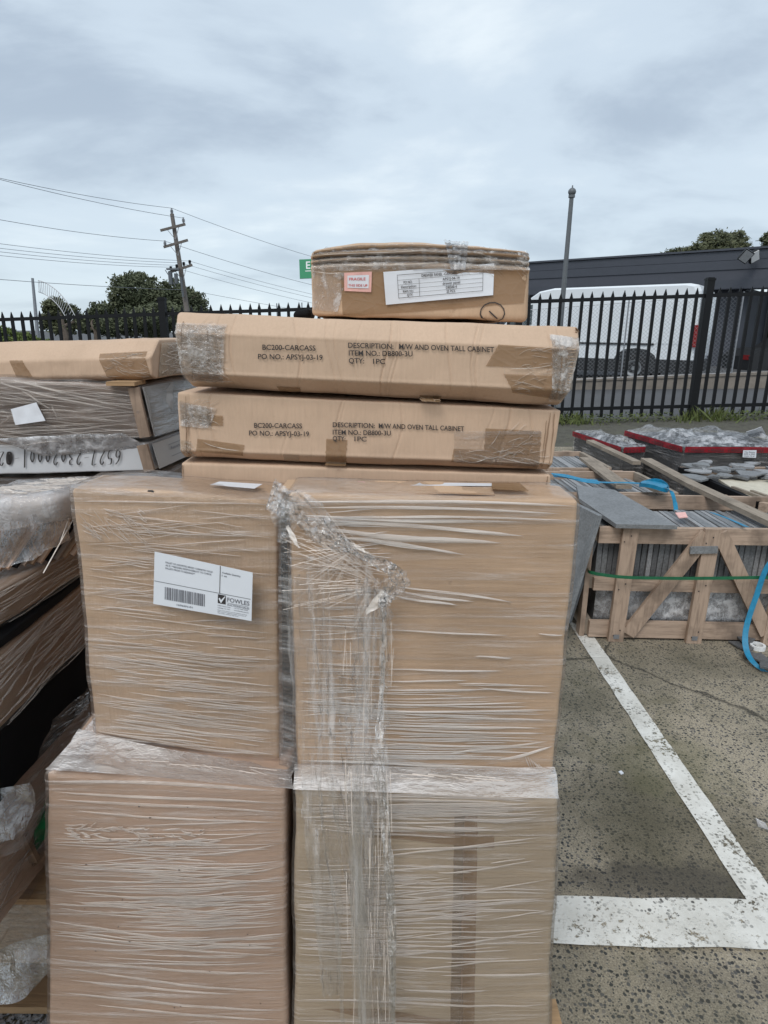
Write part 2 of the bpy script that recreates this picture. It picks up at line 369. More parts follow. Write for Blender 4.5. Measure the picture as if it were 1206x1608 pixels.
def ground_color(t):
    c = t.map(src='Object')
    wob = t.t.nodes.new('ShaderNodeTexNoise'); t.L(c, wob.inputs['Vector']); wob.inputs['Scale'].default_value = 30
    cw = t.mix(.012, c, wob.outputs['Color'], 'ADD')
    d1 = t.voro(cw, 84, 'F1', 'Distance'); k1 = t.voro(cw, 84, 'F1', 'Color')
    d2 = t.voro(cw, 150, 'F1', 'Distance'); k2 = t.voro(cw, 150, 'F1', 'Color')
    s1 = t.t.nodes.new('ShaderNodeSeparateColor'); t.L(k1, s1.inputs[0]); s2 = t.t.nodes.new('ShaderNodeSeparateColor'); t.L(k2, s2.inputs[0])
    fine = t.noise(c, 220, 4, .7)
    base = t.ramp(fine, [(.3, (.15, .128, .095)), (.7, (.50, .43, .325))])
    stone1 = t.ramp(s1.outputs[0], [(.0, (.028, .030, .032)), (.45, (.06, .062, .064)), (.8, (.13, .125, .12)), (1, (.32, .27, .21))])
    stone2 = t.ramp(s2.outputs[0], [(.0, (.04, .042, .045)), (.6, (.12, .115, .105)), (1, (.46, .41, .33))])
    dens = t.ramp(t.noise(c, 2.2, 3), [(.3, .85), (.7, 1.1)])
    m1 = t.math('MULTIPLY', t.ramp(d1, [(.34, 1), (.46, 0)]), t.ramp(s1.outputs[1], [(.42, 0), (.46, 1)]))
    m2 = t.math('MULTIPLY', t.ramp(d2, [(.30, 1), (.45, 0)]), t.ramp(s2.outputs[1], [(.40, 0), (.46, 1)]))
    k = t.mix(m2, base, stone2); k = t.mix(t.math('MULTIPLY', m1, dens, True), k, stone1)
    # moss and damp: two broad irregular patches and a general mottling
    big = t.noise(t.map(loc=(2.3, 1.1, 0)), 1.15, 5, .62, .4); mid = t.noise(c, 4.5, 5, .6)
    moss = t.ramp(t.math('ADD', t.math('MULTIPLY', big, .72), t.math('MULTIPLY', mid, .28)), [(.46, 0), (.60, 1)])
    k = t.mix(t.math('MULTIPLY', moss, .6), k, t.ramp(fine, [(.3, (.035, .034, .022)), (.7, (.10, .094, .062))]))
    def patch(cx, cy, rx, ry, amt, colr, k):
        v = t.t.nodes.new('ShaderNodeVectorMath'); v.operation = 'LENGTH'; t.L(t.map((1/rx, 1/ry, 0), loc=(-cx/rx, -cy/ry, 0)), v.inputs[0])
        f = t.math('ADD', v.outputs['Value'], t.math('MULTIPLY', t.math('SUBTRACT', mid, .5), 2.4))
        return t.mix(t.math('MULTIPLY', t.ramp(f, [(.45, 1), (1.0, 0)]), amt), k, colr)
    for a_ in ((.92, 1.62, .42, .36, .58, (.055, .048, .028)), (1.05, 2.0, .25, .28, .36, (.10, .10, .045)), (.75, 1.45, .35, .10, .6, (.04, .036, .032)), (1.15, 1.17, .5, .10, .5, (.055, .048, .04)), (1.5, 2.75, .6, .25, .4, (.07, .065, .045))): k = patch(*a_, k)
    gr = t.ramp(t.noise(t.map(loc=(7, 3, 0)), 2.3, 5, .65), [(.54, 0), (.68, 1)])
    k = t.mix(t.math('MULTIPLY', gr, .5), k, (.075, .07, .032))
    crk = t.ramp(t.voro(t.mix(.16, c, t.math('MULTIPLY', mid, 1.0), 'ADD'), .62, 'DISTANCE_TO_EDGE'), [(.0, 1), (.008, 0)])
    k = t.mix(t.math('MULTIPLY', crk, .8), k, (.02, .02, .018))
    h = t.math('SUBTRACT', t.math('ADD', t.math('MULTIPLY', fine, .5), t.math('MULTIPLY', m1, .5)), crk)
    return k, h, m1, mid, big
t = NT('exposed_aggregate_concrete'); k, h, m1, mid, big = ground_color(t)
M['ground'] = t.set(k, .8, normal=t.bump(h, .5, .006), spec=.25)
t = NT('worn_line_paint'); k, h, m1, mid, big = ground_color(t); c = t.map()
w = t.math('ADD', t.math('MULTIPLY', t.noise(c, 75, 5, .75), .55), t.math('MULTIPLY', t.noise(c, 6, 4, .7), .45))
wear = t.ramp(w, [(.555, 0), (.585, 1)])
pitc = t.math('MULTIPLY', m1, t.ramp(t.noise(c, 9, 3), [(.46, 0), (.66, .9)]))
wear = t.math('MAXIMUM', wear, pitc)
pc = t.ramp(t.noise(c, 5, 5, .7), [(.25, (.50, .48, .43)), (.65, (.76, .745, .70))])
M['line'] = t.set(t.mix(wear, pc, k), .7, normal=t.bump(t.math('SUBTRACT', h, t.math('MULTIPLY', wear, .6)), .5, .006), spec=.3)
t = NT('road_asphalt'); c = t.map(); k = t.ramp(t.noise(c, 60, 5, .7), [(.3, (.055, .056, .06)), (.7, (.11, .112, .118))])
k = t.mix(t.ramp(t.noise(c, .8, 4), [(.4, 0), (.7, .4)]), k, (.06, .058, .055)); M['asphalt'] = t.set(k, .85, normal=t.bump(t.noise(c, 90, 3), .4, .01))
t = NT('soil_and_grass_verge'); c = t.map(); M['verge'] = t.set(t.ramp(t.noise(c, 9, 5, .7), [(.3, (.06, .055, .045)), (.55, (.10, .095, .075)), (.8, (.08, .09, .04))]), .95, normal=t.bump(t.noise(c, 30, 4), .8, .03))
def leafmat(name, dark, lite, sc=1.2):
    t = NT(name); c = t.map(); a = t.noise(c, sc, 3); b = t.noise(c, sc*9, 2)
    k = t.mix(.5, t.ramp(a, [(.35, dark), (.65, lite)]), t.ramp(b, [(.3, dark), (.7, lite)])); return t.set(k, .6, spec=.25)
M['leaf'] = leafmat('gum_leaves', (.035, .048, .024), (.14, .15, .085), .6)
M['leaf_r'] = leafmat('gum_leaves_olive', (.035, .045, .022), (.14, .145, .075), .6)
M['leaf_y'] = leafmat('light_bush_leaves', (.06, .09, .02), (.17, .21, .06), 2)
M['grass'] = leafmat('grass_blades', (.05, .075, .02), (.15, .17, .06), 6)
M['bark'] = wood('gum_bark', (.13, .105, .085), 'z', 8, .3)

# ================================================================== LARGE STRUCTURE
def terrain(x, y):
    if y < 8.2: return 0.0
    s = min(1, (y-8.2)/1.1); s = s*s*(3-2*s); b = FENCE_Z(x)*s
    if y > 10.2:
        q = min(1, (y-10.2)/1.0); q = q*q*(3-2*q); b -= .10*q
    return b
# fence line: two points of the top rail, right nearer than left
FA = at(0, 502, 10.1); FB = at(1206, 461, 9.35); RAIL_H = 1.62
fdir = (FB-FA); fdir2 = V(fdir.x, fdir.y, 0); 
def FENCE_Z(x): return max(-.15, min(.5, FA.z+(x-FA.x)/fdir.x*fdir.z-RAIL_H-.20))
xs = [-400, -120, -40, -20]+[-12+i*.8 for i in range(31)]+[20, 40, 120, 400]
ys = [-300, -40, -8, 0, 2, 4, 6, 7.5]+[8+.25*i for i in range(15)]+[12.5, 14, 16, 20, 30, 60, 120, 400]
gv = [(x, y, terrain(x, y)) for y in ys for x in xs]; nx = len(xs)
gf = lambda j0, j1: [(j*nx+i, j*nx+i+1, (j+1)*nx+i+1, (j+1)*nx+i) for j in range(j0, j1) for i in range(nx-1)]
j8 = next(i for i, y in enumerate(ys) if y >= 8.5); j12 = next(i for i, y in enumerate(ys) if y >= 10.4)
def sub(j0, j1):
    vs_ = gv[j0*nx:(j1+1)*nx]; return vs_, [tuple(q-j0*nx for q in f) for f in gf(j0, j1)]
o = obj('ground', sub(0, j8), M['ground'], smooth=True); o['kind'] = 'structure'
o = obj('verge', sub(j8, j12), M['verge'], smooth=True); o['kind'] = 'structure'
o = obj('road', sub(j12, len(ys)-1), M['asphalt'], smooth=True); o['kind'] = 'structure'

# painted bay lines on the ground
def line_strip(name, a, b, c, d, z):
    n = 24; vs_ = []
    for i in range(n+1):
        t = i/n
        p, q = a.lerp(d, t), b.lerp(c, t); j = (noise.noise(p*9)*.006, noise.noise(q*11)*.006); w = (q-p).normalized()
        vs_ += [p+w*j[0], q+w*j[1]]
    for v in vs_: v.z = z
    o = obj(name, (vs_, [(2*i, 2*i+1, 2*i+3, 2*i+2) for i in range(n)]), M['line']); o['kind'] = 'structure'
g = lambda x, y: onZ(x, y, 0)
line_strip('bay_line', g(891, 975), g(925, 990), g(1240, 1440), g(1174, 1418), .004)
line_strip('bay_line', g(800, 1409), g(800, 1484), g(1330, 1498), g(1330, 1418), .008)

# ---- palisade fence, each picket and post a part
fence = thing('steel_fence', 'black steel picket fence with spear tips running along the far side of the yard', 'fence', (FA.x, FA.y, FA.z-RAIL_H))
per = fdir/ (FB.x-FA.x)                 # vector per metre of x
base0 = Vector(fence.location)
sp = .158*per.normalized()
rail_ang = math.atan2(fdir.y, fdir.x)
def picket_mesh():
    b = MB(); L = RAIL_H+.10; b.box((0, 0, L/2-.12), (.042, .036, L+.04))
    z = L-.10
    # pressed spear tip
    pr = [(-.013, z), (-.02, z+.015), (-.024, z+.035), (-.012, z+.075), (0, z+.115), (.012, z+.075), (.024, z+.035), (.02, z+.015), (.013, z)]
    b.prism([V(x, -.009, zz) for x, zz in pr], (0, .018, 0)); b.box((0, 0, z+.0), (.034, .034, .014))
    me = bpy.data.meshes.new('picket'); v, f = b.get(); me.from_pydata([tuple(p) for p in v], [], f); me.materials.append(M['black_metal']); return me
pm = picket_mesh()
k0, k1 = -14, 78
post_x = [257, 1112]
pa = (at(257, 500, 9.95)-FA).dot(per.normalized()); pb = (at(1112, 465, 9.4)-FA).dot(per.normalized())
step = (pb-pa)/3
posts = [pa+step*i for i in range(-2, 6)]
i = 0
for s_ in [p+q*(step/18) for p in posts[:-1] for q in range(1, 18)]:
    p = per.normalized()*s_
    if abs((FA+p).x) > 8: continue
    inst('picket', pm, fence, p+V(0, 0, random.uniform(-.004, .004)), (0, random.uniform(-.006, .006), rail_ang))
    i += 1
for s_ in posts:
    p = per.normalized()*s_
    if abs((FA+p).x) > 9: continue
    b = MB(); q = base0+p
    b.box(q+V(0, 0, .78), (.105, .105, 2.1)); b.box(q+V(0, 0, 1.845), (.12, .12, .03)); b.prism([q+V(x, y, 1.86) for x, y in ((-.045, -.045), (.045, -.045), (.045, .045), (-.045, .045))], (0, 0, .012))
    obj('post', b.get(), M['black_metal'], fence)
for h in (0, RAIL_H):
    b = MB(); s0 = base0+per.normalized()*posts[0]+V(0, .0, h); s1 = base0+per.normalized()*posts[-1]+V(0, .0, h)
    b.bar(s0, s1, .046, .052); obj('rail', b.get(), M['black_metal'], fence)

# ---- verge grass along the fence (nobody could count it)
gb = MB()
for i in range(5200):
    x = random.uniform(-7, 7.5); y = FA.y+(x-FA.x)*fdir.y/fdir.x-.05+random.gauss(-.05, .16)
    dens = noise.noise(V(x*1.3, y*1.3, 0))
    if dens < -.05+.25*random.random(): continue
    z = terrain(x, y); h = random.uniform(.04, .17)*(1+dens); a = random.random()*6.28; w = random.uniform(.006, .014)
    d = V(math.cos(a), math.sin(a), 0); l = V(random.gauss(0, .4), random.gauss(0, .4), 0)*h; p = V(x, y, z-.01)
    n = len(gb.v); gb.v += [p-d*w, p+d*w, p+l*.5+d*w*.8+V(0, 0, h*.6), p+l+V(0, 0, h)]; gb.f += [(n, n+1, n+2, n+3)]
for i in range(5000):                     # low broad-leaved weeds
    x = random.uniform(2.3, 7.5) if i % 3 else random.uniform(-6, 2); y = FA.y+(x-FA.x)*fdir.y/fdir.x-.08+random.gauss(-.05, .13)
    if noise.noise(V(x*1.1+5, y, 0)) < .0: continue
    z = terrain(x, y)+random.uniform(.0, .13); a = random.random()*6.28; s_ = random.uniform(.008, .02)
    d = V(math.cos(a), math.sin(a), random.uniform(-.5, .5))*s_; e2 = V(-math.sin(a), math.cos(a), random.uniform(-.3, .8))*s_; p = V(x, y, z)
    n = len(gb.v); gb.v += [p-d, p+e2, p+d, p-e2]; gb.f += [(n, n+1, n+2, n+3)]
tag(obj('grass', gb.get(), M['grass']), 'grass and weeds growing along the foot of the black fence', 'grass', kind='stuff')

# ---- low concrete wall across the road
def wall_between(name, a, b, h, th, mat):
    d = (b-a); nrm = V(-d.y, d.x, 0).normalized(); bb = MB()
    bb.prism([a-V(0, 0, .5), b-V(0, 0, .5), b+V(0, 0, h), a+V(0, 0, h)], nrm*th); return bb.get()
wa, wb = at(560, 628, 17.5), at(1330, 605, 14.5)
kw = thing('retaining_wall', 'low weathered concrete wall across the road in front of the van', 'wall', wa)
obj('wall_face', wall_between('w', wa, wb, .30, .25, M['kerb']), M['kerb'], kw)
obj('coping', wall_between('w', wa+V(0, -.03, .80), wb+V(0, -.03, .80), -.44, .31, M['kerb']), M['kerb'], kw)

# the yard behind the wall
ya, yb = wa+V(0, .2, 0), wb+V(0, .2, 0)
o = obj('yard', ([ya+V(0, 0, .22), yb+V(4, 0, .22), yb+V(6, 25, .3), ya+V(-2, 25, .1)], [(0, 1, 2, 3)]), M['asphalt']); o['kind'] = 'structure'

# ---- charcoal building
ground_z = .1
C_R = at(1172, 452, 20.5); C_L = at(820, 468, 25.5)
bdir = V(C_L.x-C_R.x, C_L.y-C_R.y, 0); bl = bdir.length; bdir.normalize(); bn = V(bdir.y, -bdir.x, 0)
if bn.y > 0: bn = -bn
zr = C_R.z
bld = thing('warehouse', 'low charcoal grey building with a deep ribbed fascia behind the white van', 'building', (C_R.x, C_R.y, ground_z))
b = MB(); W0 = V(C_R.x, C_R.y, 0); W1 = W0+bdir*(bl+8)
b.prism([W0+V(0, 0, -.3), W1+V(0, 0, -.3), W1+V(0, 0, zr), W0+V(0, 0, zr)], -bn*10); obj('wall', b.get(), M['clad2'], bld)
# fascia: boards overhanging and running past the corner
top_z = at(1200, 394, 20.0).z; fh = (top_z-zr+.05)
F0 = W0-bdir*3.2+bn*.7; F1 = W1+bn*.7
nb = 4
for i in range(nb):
    z0 = zr-.05+fh*i/nb; z1 = z0+fh/nb-.02; d_ = .0 if i % 2 else .03
    b = MB(); b.prism([F0+V(0, 0, z0)+bn*d_, F1+V(0, 0, z0)+bn*d_, F1+V(0, 0, z1)+bn*d_, F0+V(0, 0, z1)+bn*d_], -bn*(.12+d_)); obj('fascia_board', b.get(), M['clad'], bld)
b = MB(); b.prism([F0+V(0, 0, zr-.07)+bn*.02, F1+V(0, 0, zr-.07)+bn*.02, F1+V(0, 0, top_z-.03)-bn*.02, F0+V(0, 0, top_z-.03)-bn*.02], -bn*.1); obj('fascia_backing', b.get(), M['clad2'], bld)
b = MB(); b.prism([F0+bn*.06, F1+bn*.06, F1-bn*11, F0-bn*11], (0, 0, .06)); b.v = [v+V(0, 0, top_z) for v in b.v]; obj('roof', b.get(), M['clad'], bld)
b = MB(); b.prism([F0-bn*.12+V(0, 0, zr-.06), F1-bn*.12+V(0, 0, zr-.06), F1-bn*.75+V(0, 0, zr-.06), F0-bn*.75+V(0, 0, zr-.06)], (0, 0, .03)); obj('soffit', b.get(), M['clad2'], bld)
b = MB(); b.box(W0+bn*.08+V(0, 0, zr/2-.1), (.22, .22, zr)); obj('corner_post', b.get(), M['clad'], bld)
for k in range(12):
    p = W0+bdir*(.9+k*2.0)+bn*.02
    b = MB(); b.bar(p+V(0, 0, 0), p+V(0, 0, zr-.05), .04, .03, bn); obj('panel_joint', b.get(), M['clad'], bld)
# floodlights on the fascia
def floodlight(px, py, d, label, tilt, mat):
    p = at(px, py, d); t_ = thing('floodlight', label, 'floodlight', p, 'floodlights on the fascia')
    rot = Matrix.Rotation(tilt, 3, 'Y') @ Matrix.Rotation(.5, 3, 'X')
    b = MB(); b.box(p, (.30, .09, .36), rot); obj('housing', b.get(), M['black_metal'], t_)
    b = MB(); b.box(p+rot @ V(0, -.055, 0), (.25, .02, .31), rot); obj('lens', b.get(), mat, t_)
    b = MB(); b.bar(p+V(.0, .05, .0), p+V(.14, .34, .05), .04, .04); obj('bracket', b.get(), M['black_metal'], t_)
floodlight(1171, 402, 19.1, 'larger square floodlight tilted on the grey fascia', .5, M['ceramic'])
floodlight(1184, 402, 19.3, 'smaller pale floodlight beside the larger one on the fascia', -.5, M['white_paint'])

# ---- chain link fence across the road
cf0, cf1 = at(822, 487, 14.6), at(1168, 462, 13.4)
clf = thing('chain_link_fence', 'thin chain link mesh fence in front of the white van', 'fence', (cf0.x, cf0.y, 0))
b = MB(); hh = 1.62; d = cf1-cf0; L = V(d.x, d.y, 0).length; u = d/L
n = int(L/.085)
for sgn in (1, -1):
    for i in range(-int(hh/.085), n):
        a = i*.085; c_ = a+hh
        t0 = max(0, -a/hh); t1 = min(1, (L-a)/hh)
        if t1 <= t0: continue
        zf = (lambda t: -hh*t) if sgn > 0 else (lambda t: -hh*(1-t))
        b.bar(cf0+u*(a+hh*t0)+V(0, 0, zf(t0)), cf0+u*(a+hh*t1)+V(0, 0, zf(t1)), .0032, .0032, (0, 1, 0))
obj('mesh', b.get(), M['galv'], clf, kind='stuff')
for k in range(3):
    p = cf0+u*(L*k/2); b = MB(); b.tube([p+V(0, 0, .05), p+V(0, 0, -hh)], .016); obj('post', b.get(), M['galv'], clf)
for z in (0, -hh):
    b = MB(); b.tube([cf0+V(0, 0, z), cf1+V(0, 0, z)], .006, 5); obj('wire', b.get(), M['galv'], clf)

# ---- white van
vr = at(1108, 572, 17.2); vr.z = at(1108, 590, 17.2).z
VZ = at(1000, 600, 17.4).z
yaw = math.atan2(3.6, -5.0)    # heading: away to the left
vd = V(math.cos(yaw), math.sin(yaw), 0); vn = V(vd.y, -vd.x, 0)
if vn.y > 0: vn = -vn
vb = at(1084, 590, 16.6); vb.z = VZ
van = thing('van', 'white high roof delivery van parked side on behind the fence', 'van', vb)
def vp(l, h, w=0): return V(vb.x, vb.y, VZ)+vd*l+V(0, 0, h)-vn*w
H = at(1113, 447, 16.6).z-VZ
prof = [(0, .45), (.02, H-.18), (.10, H-.04), (.3, H), (3.9, H-.02), (4.35, H-.10), (4.75, H-.36), (5.4, 1.52), (5.6, 1.36), (6.1, 1.18), (6.3, .95), (6.35, .45)]
Wd = 2.0
def extr(pr, w0, w1, chamf=.06):
    """side profile extruded across the van with softened long edges"""
    n = len(pr); cx = sum(p[0] for p in pr)/n; cz = sum(p[1] for p in pr)/n
    ins = [(cx+(x-cx)*(1-chamf/2), cz+(z-cz)*(1-chamf)) for x, z in pr]
    vs_ = [vp(x, z, w0) for x, z in ins]+[vp(x, z, w0+.09) for x, z in pr]+[vp(x, z, w1-.09) for x, z in pr]+[vp(x, z, w1) for x, z in ins]
    fs = [tuple(range(n))[::-1], tuple(range(3*n, 4*n))]
    for r_ in range(3):
        for i in range(n): fs.append((r_*n+i, r_*n+(i+1) % n, (r_+1)*n+(i+1) % n, (r_+1)*n+i))
    return vs_, fs
body = obj('body', extr(prof, 0, Wd), M['van_white'], van)
pan = MB()
for l0, l1 in ((.25, 1.55), (1.65, 3.35), (3.45, 4.35)):
    pan.prism([vp(l0, 1.02, -.012), vp(l1, 1.02, -.012), vp(l1, H-.42, -.012), vp(l0, H-.42, -.012)], -vn*.02)
obj('side_panel', pan.get(), M['van_white'], van)
b = MB(); b.prism([vp(1.0, .98, -.03), vp(3.4, .98, -.03), vp(3.4, 1.03, -.03), vp(1.0, 1.03, -.03)], -vn*.04); obj('sliding_rail', b.get(), M['van_black'], van)
low = [(-.06, .30), (-.06, .62), (.9, .62), (.95, .72), (1.15, .86), (1.45, .9), (1.75, .86), (1.95, .72), (2.0, .60), (4.4, .60), (4.5, .75), (4.8, .9), (5.1, .9), (5.4, .7), (6.12, .66), (6.14, .3), (5.4, .25), (2.0, .25), (1.0, .25)]
b = MB(); b.prism([vp(l, h, -.022) for l, h in low], -vn*(Wd+.044)); obj('lower_cladding', b.get(), M['van_black'], van)
b = MB(); b.prism([vp(4.5, 1.50, -.012), vp(5.3, 1.45, -.012), vp(4.82, 2.02, -.012), vp(4.5, 2.06, -.012)], -vn*.03); obj('cab_window', b.get(), M['glass'], van)
b = MB(); b.prism([vp(4.80, H-.36, .12), vp(5.42, 1.55, .10), vp(5.42, 1.55, Wd-.1), vp(4.80, H-.36, Wd-.12)], vd*.03+V(0, 0, .03)); obj('windscreen', b.get(), M['glass'], van)
b = MB(); b.prism([vp(-.05, .95, -.01), vp(.12, .95, -.02), vp(.10, 1.5, -.02), vp(-.04, 1.5, -.01)], -vn*.2); obj('tail_light', b.get(), M['red_lamp'], van)
b = MB(); b.prism([vp(-.02, .7, .15), vp(-.02, H-.25, .15), vp(-.02, H-.25, Wd-.15), vp(-.02, .7, Wd-.15)], -vd*.02); obj('rear_door', b.get(), M['van_white'], van)
for l in (1.45, 4.9):
    for w, sg in ((-.03, 1), (Wd-.2, -1)):
        c_ = vp(l, .37, w); 
        ax = vn
        def disc(pr, out_):
            vs_, fs = [], []
            for r_, h_ in pr:
                for j in range(28):
                    a = 2*math.pi*j/28; vs_.append(c_+vd*(r_*math.cos(a))+V(0, 0, r_*math.sin(a))+vn*(h_*out_))
            for i in range(len(pr)-1):
                for j in range(28): fs.append((i*28+j, i*28+(j+1) % 28, (i+1)*28+(j+1) % 28, (i+1)*28+j))
            return vs_, fs
        wh = obj('wheel', disc([(.20, .02), (.33, .03), (.365, .0), (.37, -.1), (.36, -.2), (.2, -.22)], 1), M['tyre'], van, True)
        obj('rim', disc([(.001, .0), (.05, .005), (.06, -.02), (.10, -.03), (.12, -.01), (.15, -.015), (.19, .025), (.215, .03), (.215, -.1)], 1), M['rim'], wh, False)

# ---- slim pole with ball finial
pb_ = at(877, 540, 11.6); pt_ = at(893, 303, 11.0)
pz = thing('flagpole', 'tall thin grey pole with a ball on top behind the fence', 'pole', (pb_.x, pb_.y, 0))
b = MB(); b.tube([V(pb_.x, pb_.y, .1), V(pb_.x+.02, pb_.y, pt_.z)], .052, 12, .036); obj('shaft', b.get(), M['pole_grey'], pz)
obj('ball', lathe([(.001, -.07), (.035, -.06), (.06, -.03), (.068, 0), (.06, .03), (.035, .055), (.012, .065), (.010, .10), (.001, .105)], (pb_.x+.02, pb_.y, pt_.z)), M['pole_grey'], pz, True)
b = MB(); b.tube([V(pb_.x+.02, pb_.y, pt_.z-.09), V(pb_.x+.02, pb_.y, pt_.z-.05)], .055, 12); obj('collar', b.get(), M['pole_grey'], pz)

# ---- green road sign behind the top carton
sc_ = at(488, 423, 22); sg = thing('green_sign', 'green sign with a white letter E beside the topmost carton', 'sign', (sc_.x, sc_.y, 0))
q = Quad(at(470, 408, 22), at(545, 405, 22), at(545, 435, 22), at(471, 438, 22))
obj('board', q.sheet(0, .03), M['green_sign'], sg)
ot = obj('lettering', q.text('E', .14, .50, .09, .38, .034), M['white_paint'], sg)
obj('underline', q.rect(.12, .36, .5, .40, .034), M['white_paint'], sg)
b = MB(); b.tube([V(sc_.x+.9, sc_.y+.1, .0), V(sc_.x+.9, sc_.y+.1, sc_.z+.4)], .05); obj('post', b.get(), M['galv'], sg)

# ---- utility pole with cross-arms
DP = 40
p0, p1 = at(297, 482, DP), at(270, 336, DP); p0 = V(p0.x+.1, p0.y, -.2)
up = thing('utility_pole', 'timber utility pole with three cross-arms and insulators above the trees', 'utility pole', p0)
b = MB(); b.tube([p0, p1], .19, 12, .12); obj('shaft', b.get(), M['wood_pole'], up)
def armpt(px, py): return at(px, py, DP-.2)
arms = [((252, 362), (291, 352)), ((257, 388), (295, 377)), ((265, 428), (302, 416))]
arm_ends = []
for (a, c_) in arms:
    A_, C_ = armpt(*a), armpt(*c_); b = MB(); b.bar(A_, C_, .12, .14); arm = obj('cross_arm', b.get(), M['wood_pole'], up)
    mid_ = (A_+C_)/2; b = MB(); b.bar(A_.lerp(C_, .25), mid_+V(.1, 0, -.7), .03, .03, (0, 1, 0)); b.bar(A_.lerp(C_, .75), mid_+V(.1, 0, -.7), .03, .03, (0, 1, 0)); obj('brace', b.get(), M['galv'], up)
    arm_ends.append((A_, C_))
def insul(p, h=.34): return lathe([(.001, 0), (.05, 0), (.05, .06), (.10, .07), (.06, .12), (.11, .14), (.06, .19), (.10, .21), (.05, .26), (.05, h), (.001, h)], p, n=10)
tops = [V(p1.x, p1.y, p1.z), arm_ends[0][1]+V(-.1, 0, .05), arm_ends[1][0]+V(.1, 0, .05)]
for tpt in tops: obj('insulator', insul(tpt), M['galv'], up)
for f in (.1, .35, .65, .9): obj('insulator', insul(arm_ends[2][0].lerp(arm_ends[2][1], f)+V(0, 0, .07), .2), M['black_metal'], up)
b = MB()
q = armpt(270, 432)
b.tube([q+V(-.1, 0, .2), q+V(-.1, 0, -.55)], .14, 8); b.tube([q+V(.25, 0, .1), q+V(.25, 0, -.5)], .12, 8); b.tube([q+V(.55, 0, -.1), q+V(.6, 0, -1.3)], .07, 6); b.box(q+V(.1, 0, .35), (.8, .2, .1))
b.bar(q+V(-.4, 0, .3), q+V(.2, 0, -.7), .04, .04); obj('switch_gear', b.get(), M['pole_grey'], up)

# ---- wires
def wire(a, c_, sag, r, label):
    a, c_ = Vector(a), Vector(c_); pts = [a.lerp(c_, i/16)-V(0, 0, sag*4*(i/16)*(1-i/16)) for i in range(17)]
    b = MB(); b.tube(pts, r*.72, 5); tag(obj('power_line', b.get(), M['wire_grey']), label, 'power line', 'power lines strung from the utility pole')
Lf = lambda y: at(-180, y, 26)
Rt_ = lambda x, y, d=46: at(x, y, d)
wire(at(-180, 236, 26), tops[0]+V(0, 0, .34), .25, .018, 'uppermost wire running left from the top of the utility pole')
wire(at(-180, 232, 25.4), tops[1]+V(0, 0, .3), .25, .018, 'wire running left just beneath the uppermost one')
wire(at(-180, 309, 26), tops[2]+V(0, 0, .3), .25, .018, 'single wire running left to the middle cross-arm')
a3 = arm_ends[2]
for i, (yl, f, s_) in enumerate(((357, .9, 'highest'), (366, .65, 'second'), (372, .35, 'third'), (379, .1, 'lowest'))):
    wire(at(-180, yl, 26), a3[0].lerp(a3[1], f)+V(0, 0, .27), .2, .015, s_+' of four close wires running left to the bottom cross-arm')
wire(at(-180, 423, 26), at(288, 455, DP), .12, .018, 'low wire running left from the pole over the lattice mast')
wire(tops[0]+V(0, 0, .34), Rt_(760, 455, 60), .9, .018, 'uppermost wire descending right from the pole top')
wire(tops[2]+V(0, 0, .3), Rt_(760, 492, 60), .8, .018, 'wire descending right from the middle cross-arm')
for i, (f, yr, s_) in enumerate(((.9, 502, 'highest'), (.6, 507, 'middle'), (.15, 514, 'lowest'))):
    wire(a3[0].lerp(a3[1], f)+V(0, 0, .27), Rt_(760, yr, 60), .7, .014, s_+' of three wires descending right from the bottom cross-arm')
wire(at(320, 460, 42), Rt_(760, 524, 60), .3, .015, 'thin low wire right of the pole just above the fence tips')

# ---- white lattice mast
lm = at(58, 500, 45); lmt = at(60, 438, 45)
ms = thing('lattice_mast', 'pale grey post with a curved lattice boom left of the trees', 'mast', (lm.x, lm.y, 0))
b = MB(); b.tube([V(lm.x-.15, lm.y, 0), V(lmt.x, lm.y, lmt.z)], .15, 10, .09); obj('post', b.get(), M['galv'], ms)
arc = [at(60, 440, 45), at(75, 446, 45), at(92, 459, 45), at(107, 477, 45), at(120, 500, 45)]; arc2 = [at(60, 458, 45), at(72, 463, 45), at(86, 474, 45), at(98, 489, 45), at(108, 508, 45)]
b = MB(); A1, A2 = spline(arc, 5), spline(arc2, 5); b.tube(A1, .028, 5); b.tube(A2, .028, 5)
for i in range(len(A1)-1): b.tube([A1[i], A2[i+1]], .018, 4)
obj('lattice_boom', b.get(), M['galv'], ms)

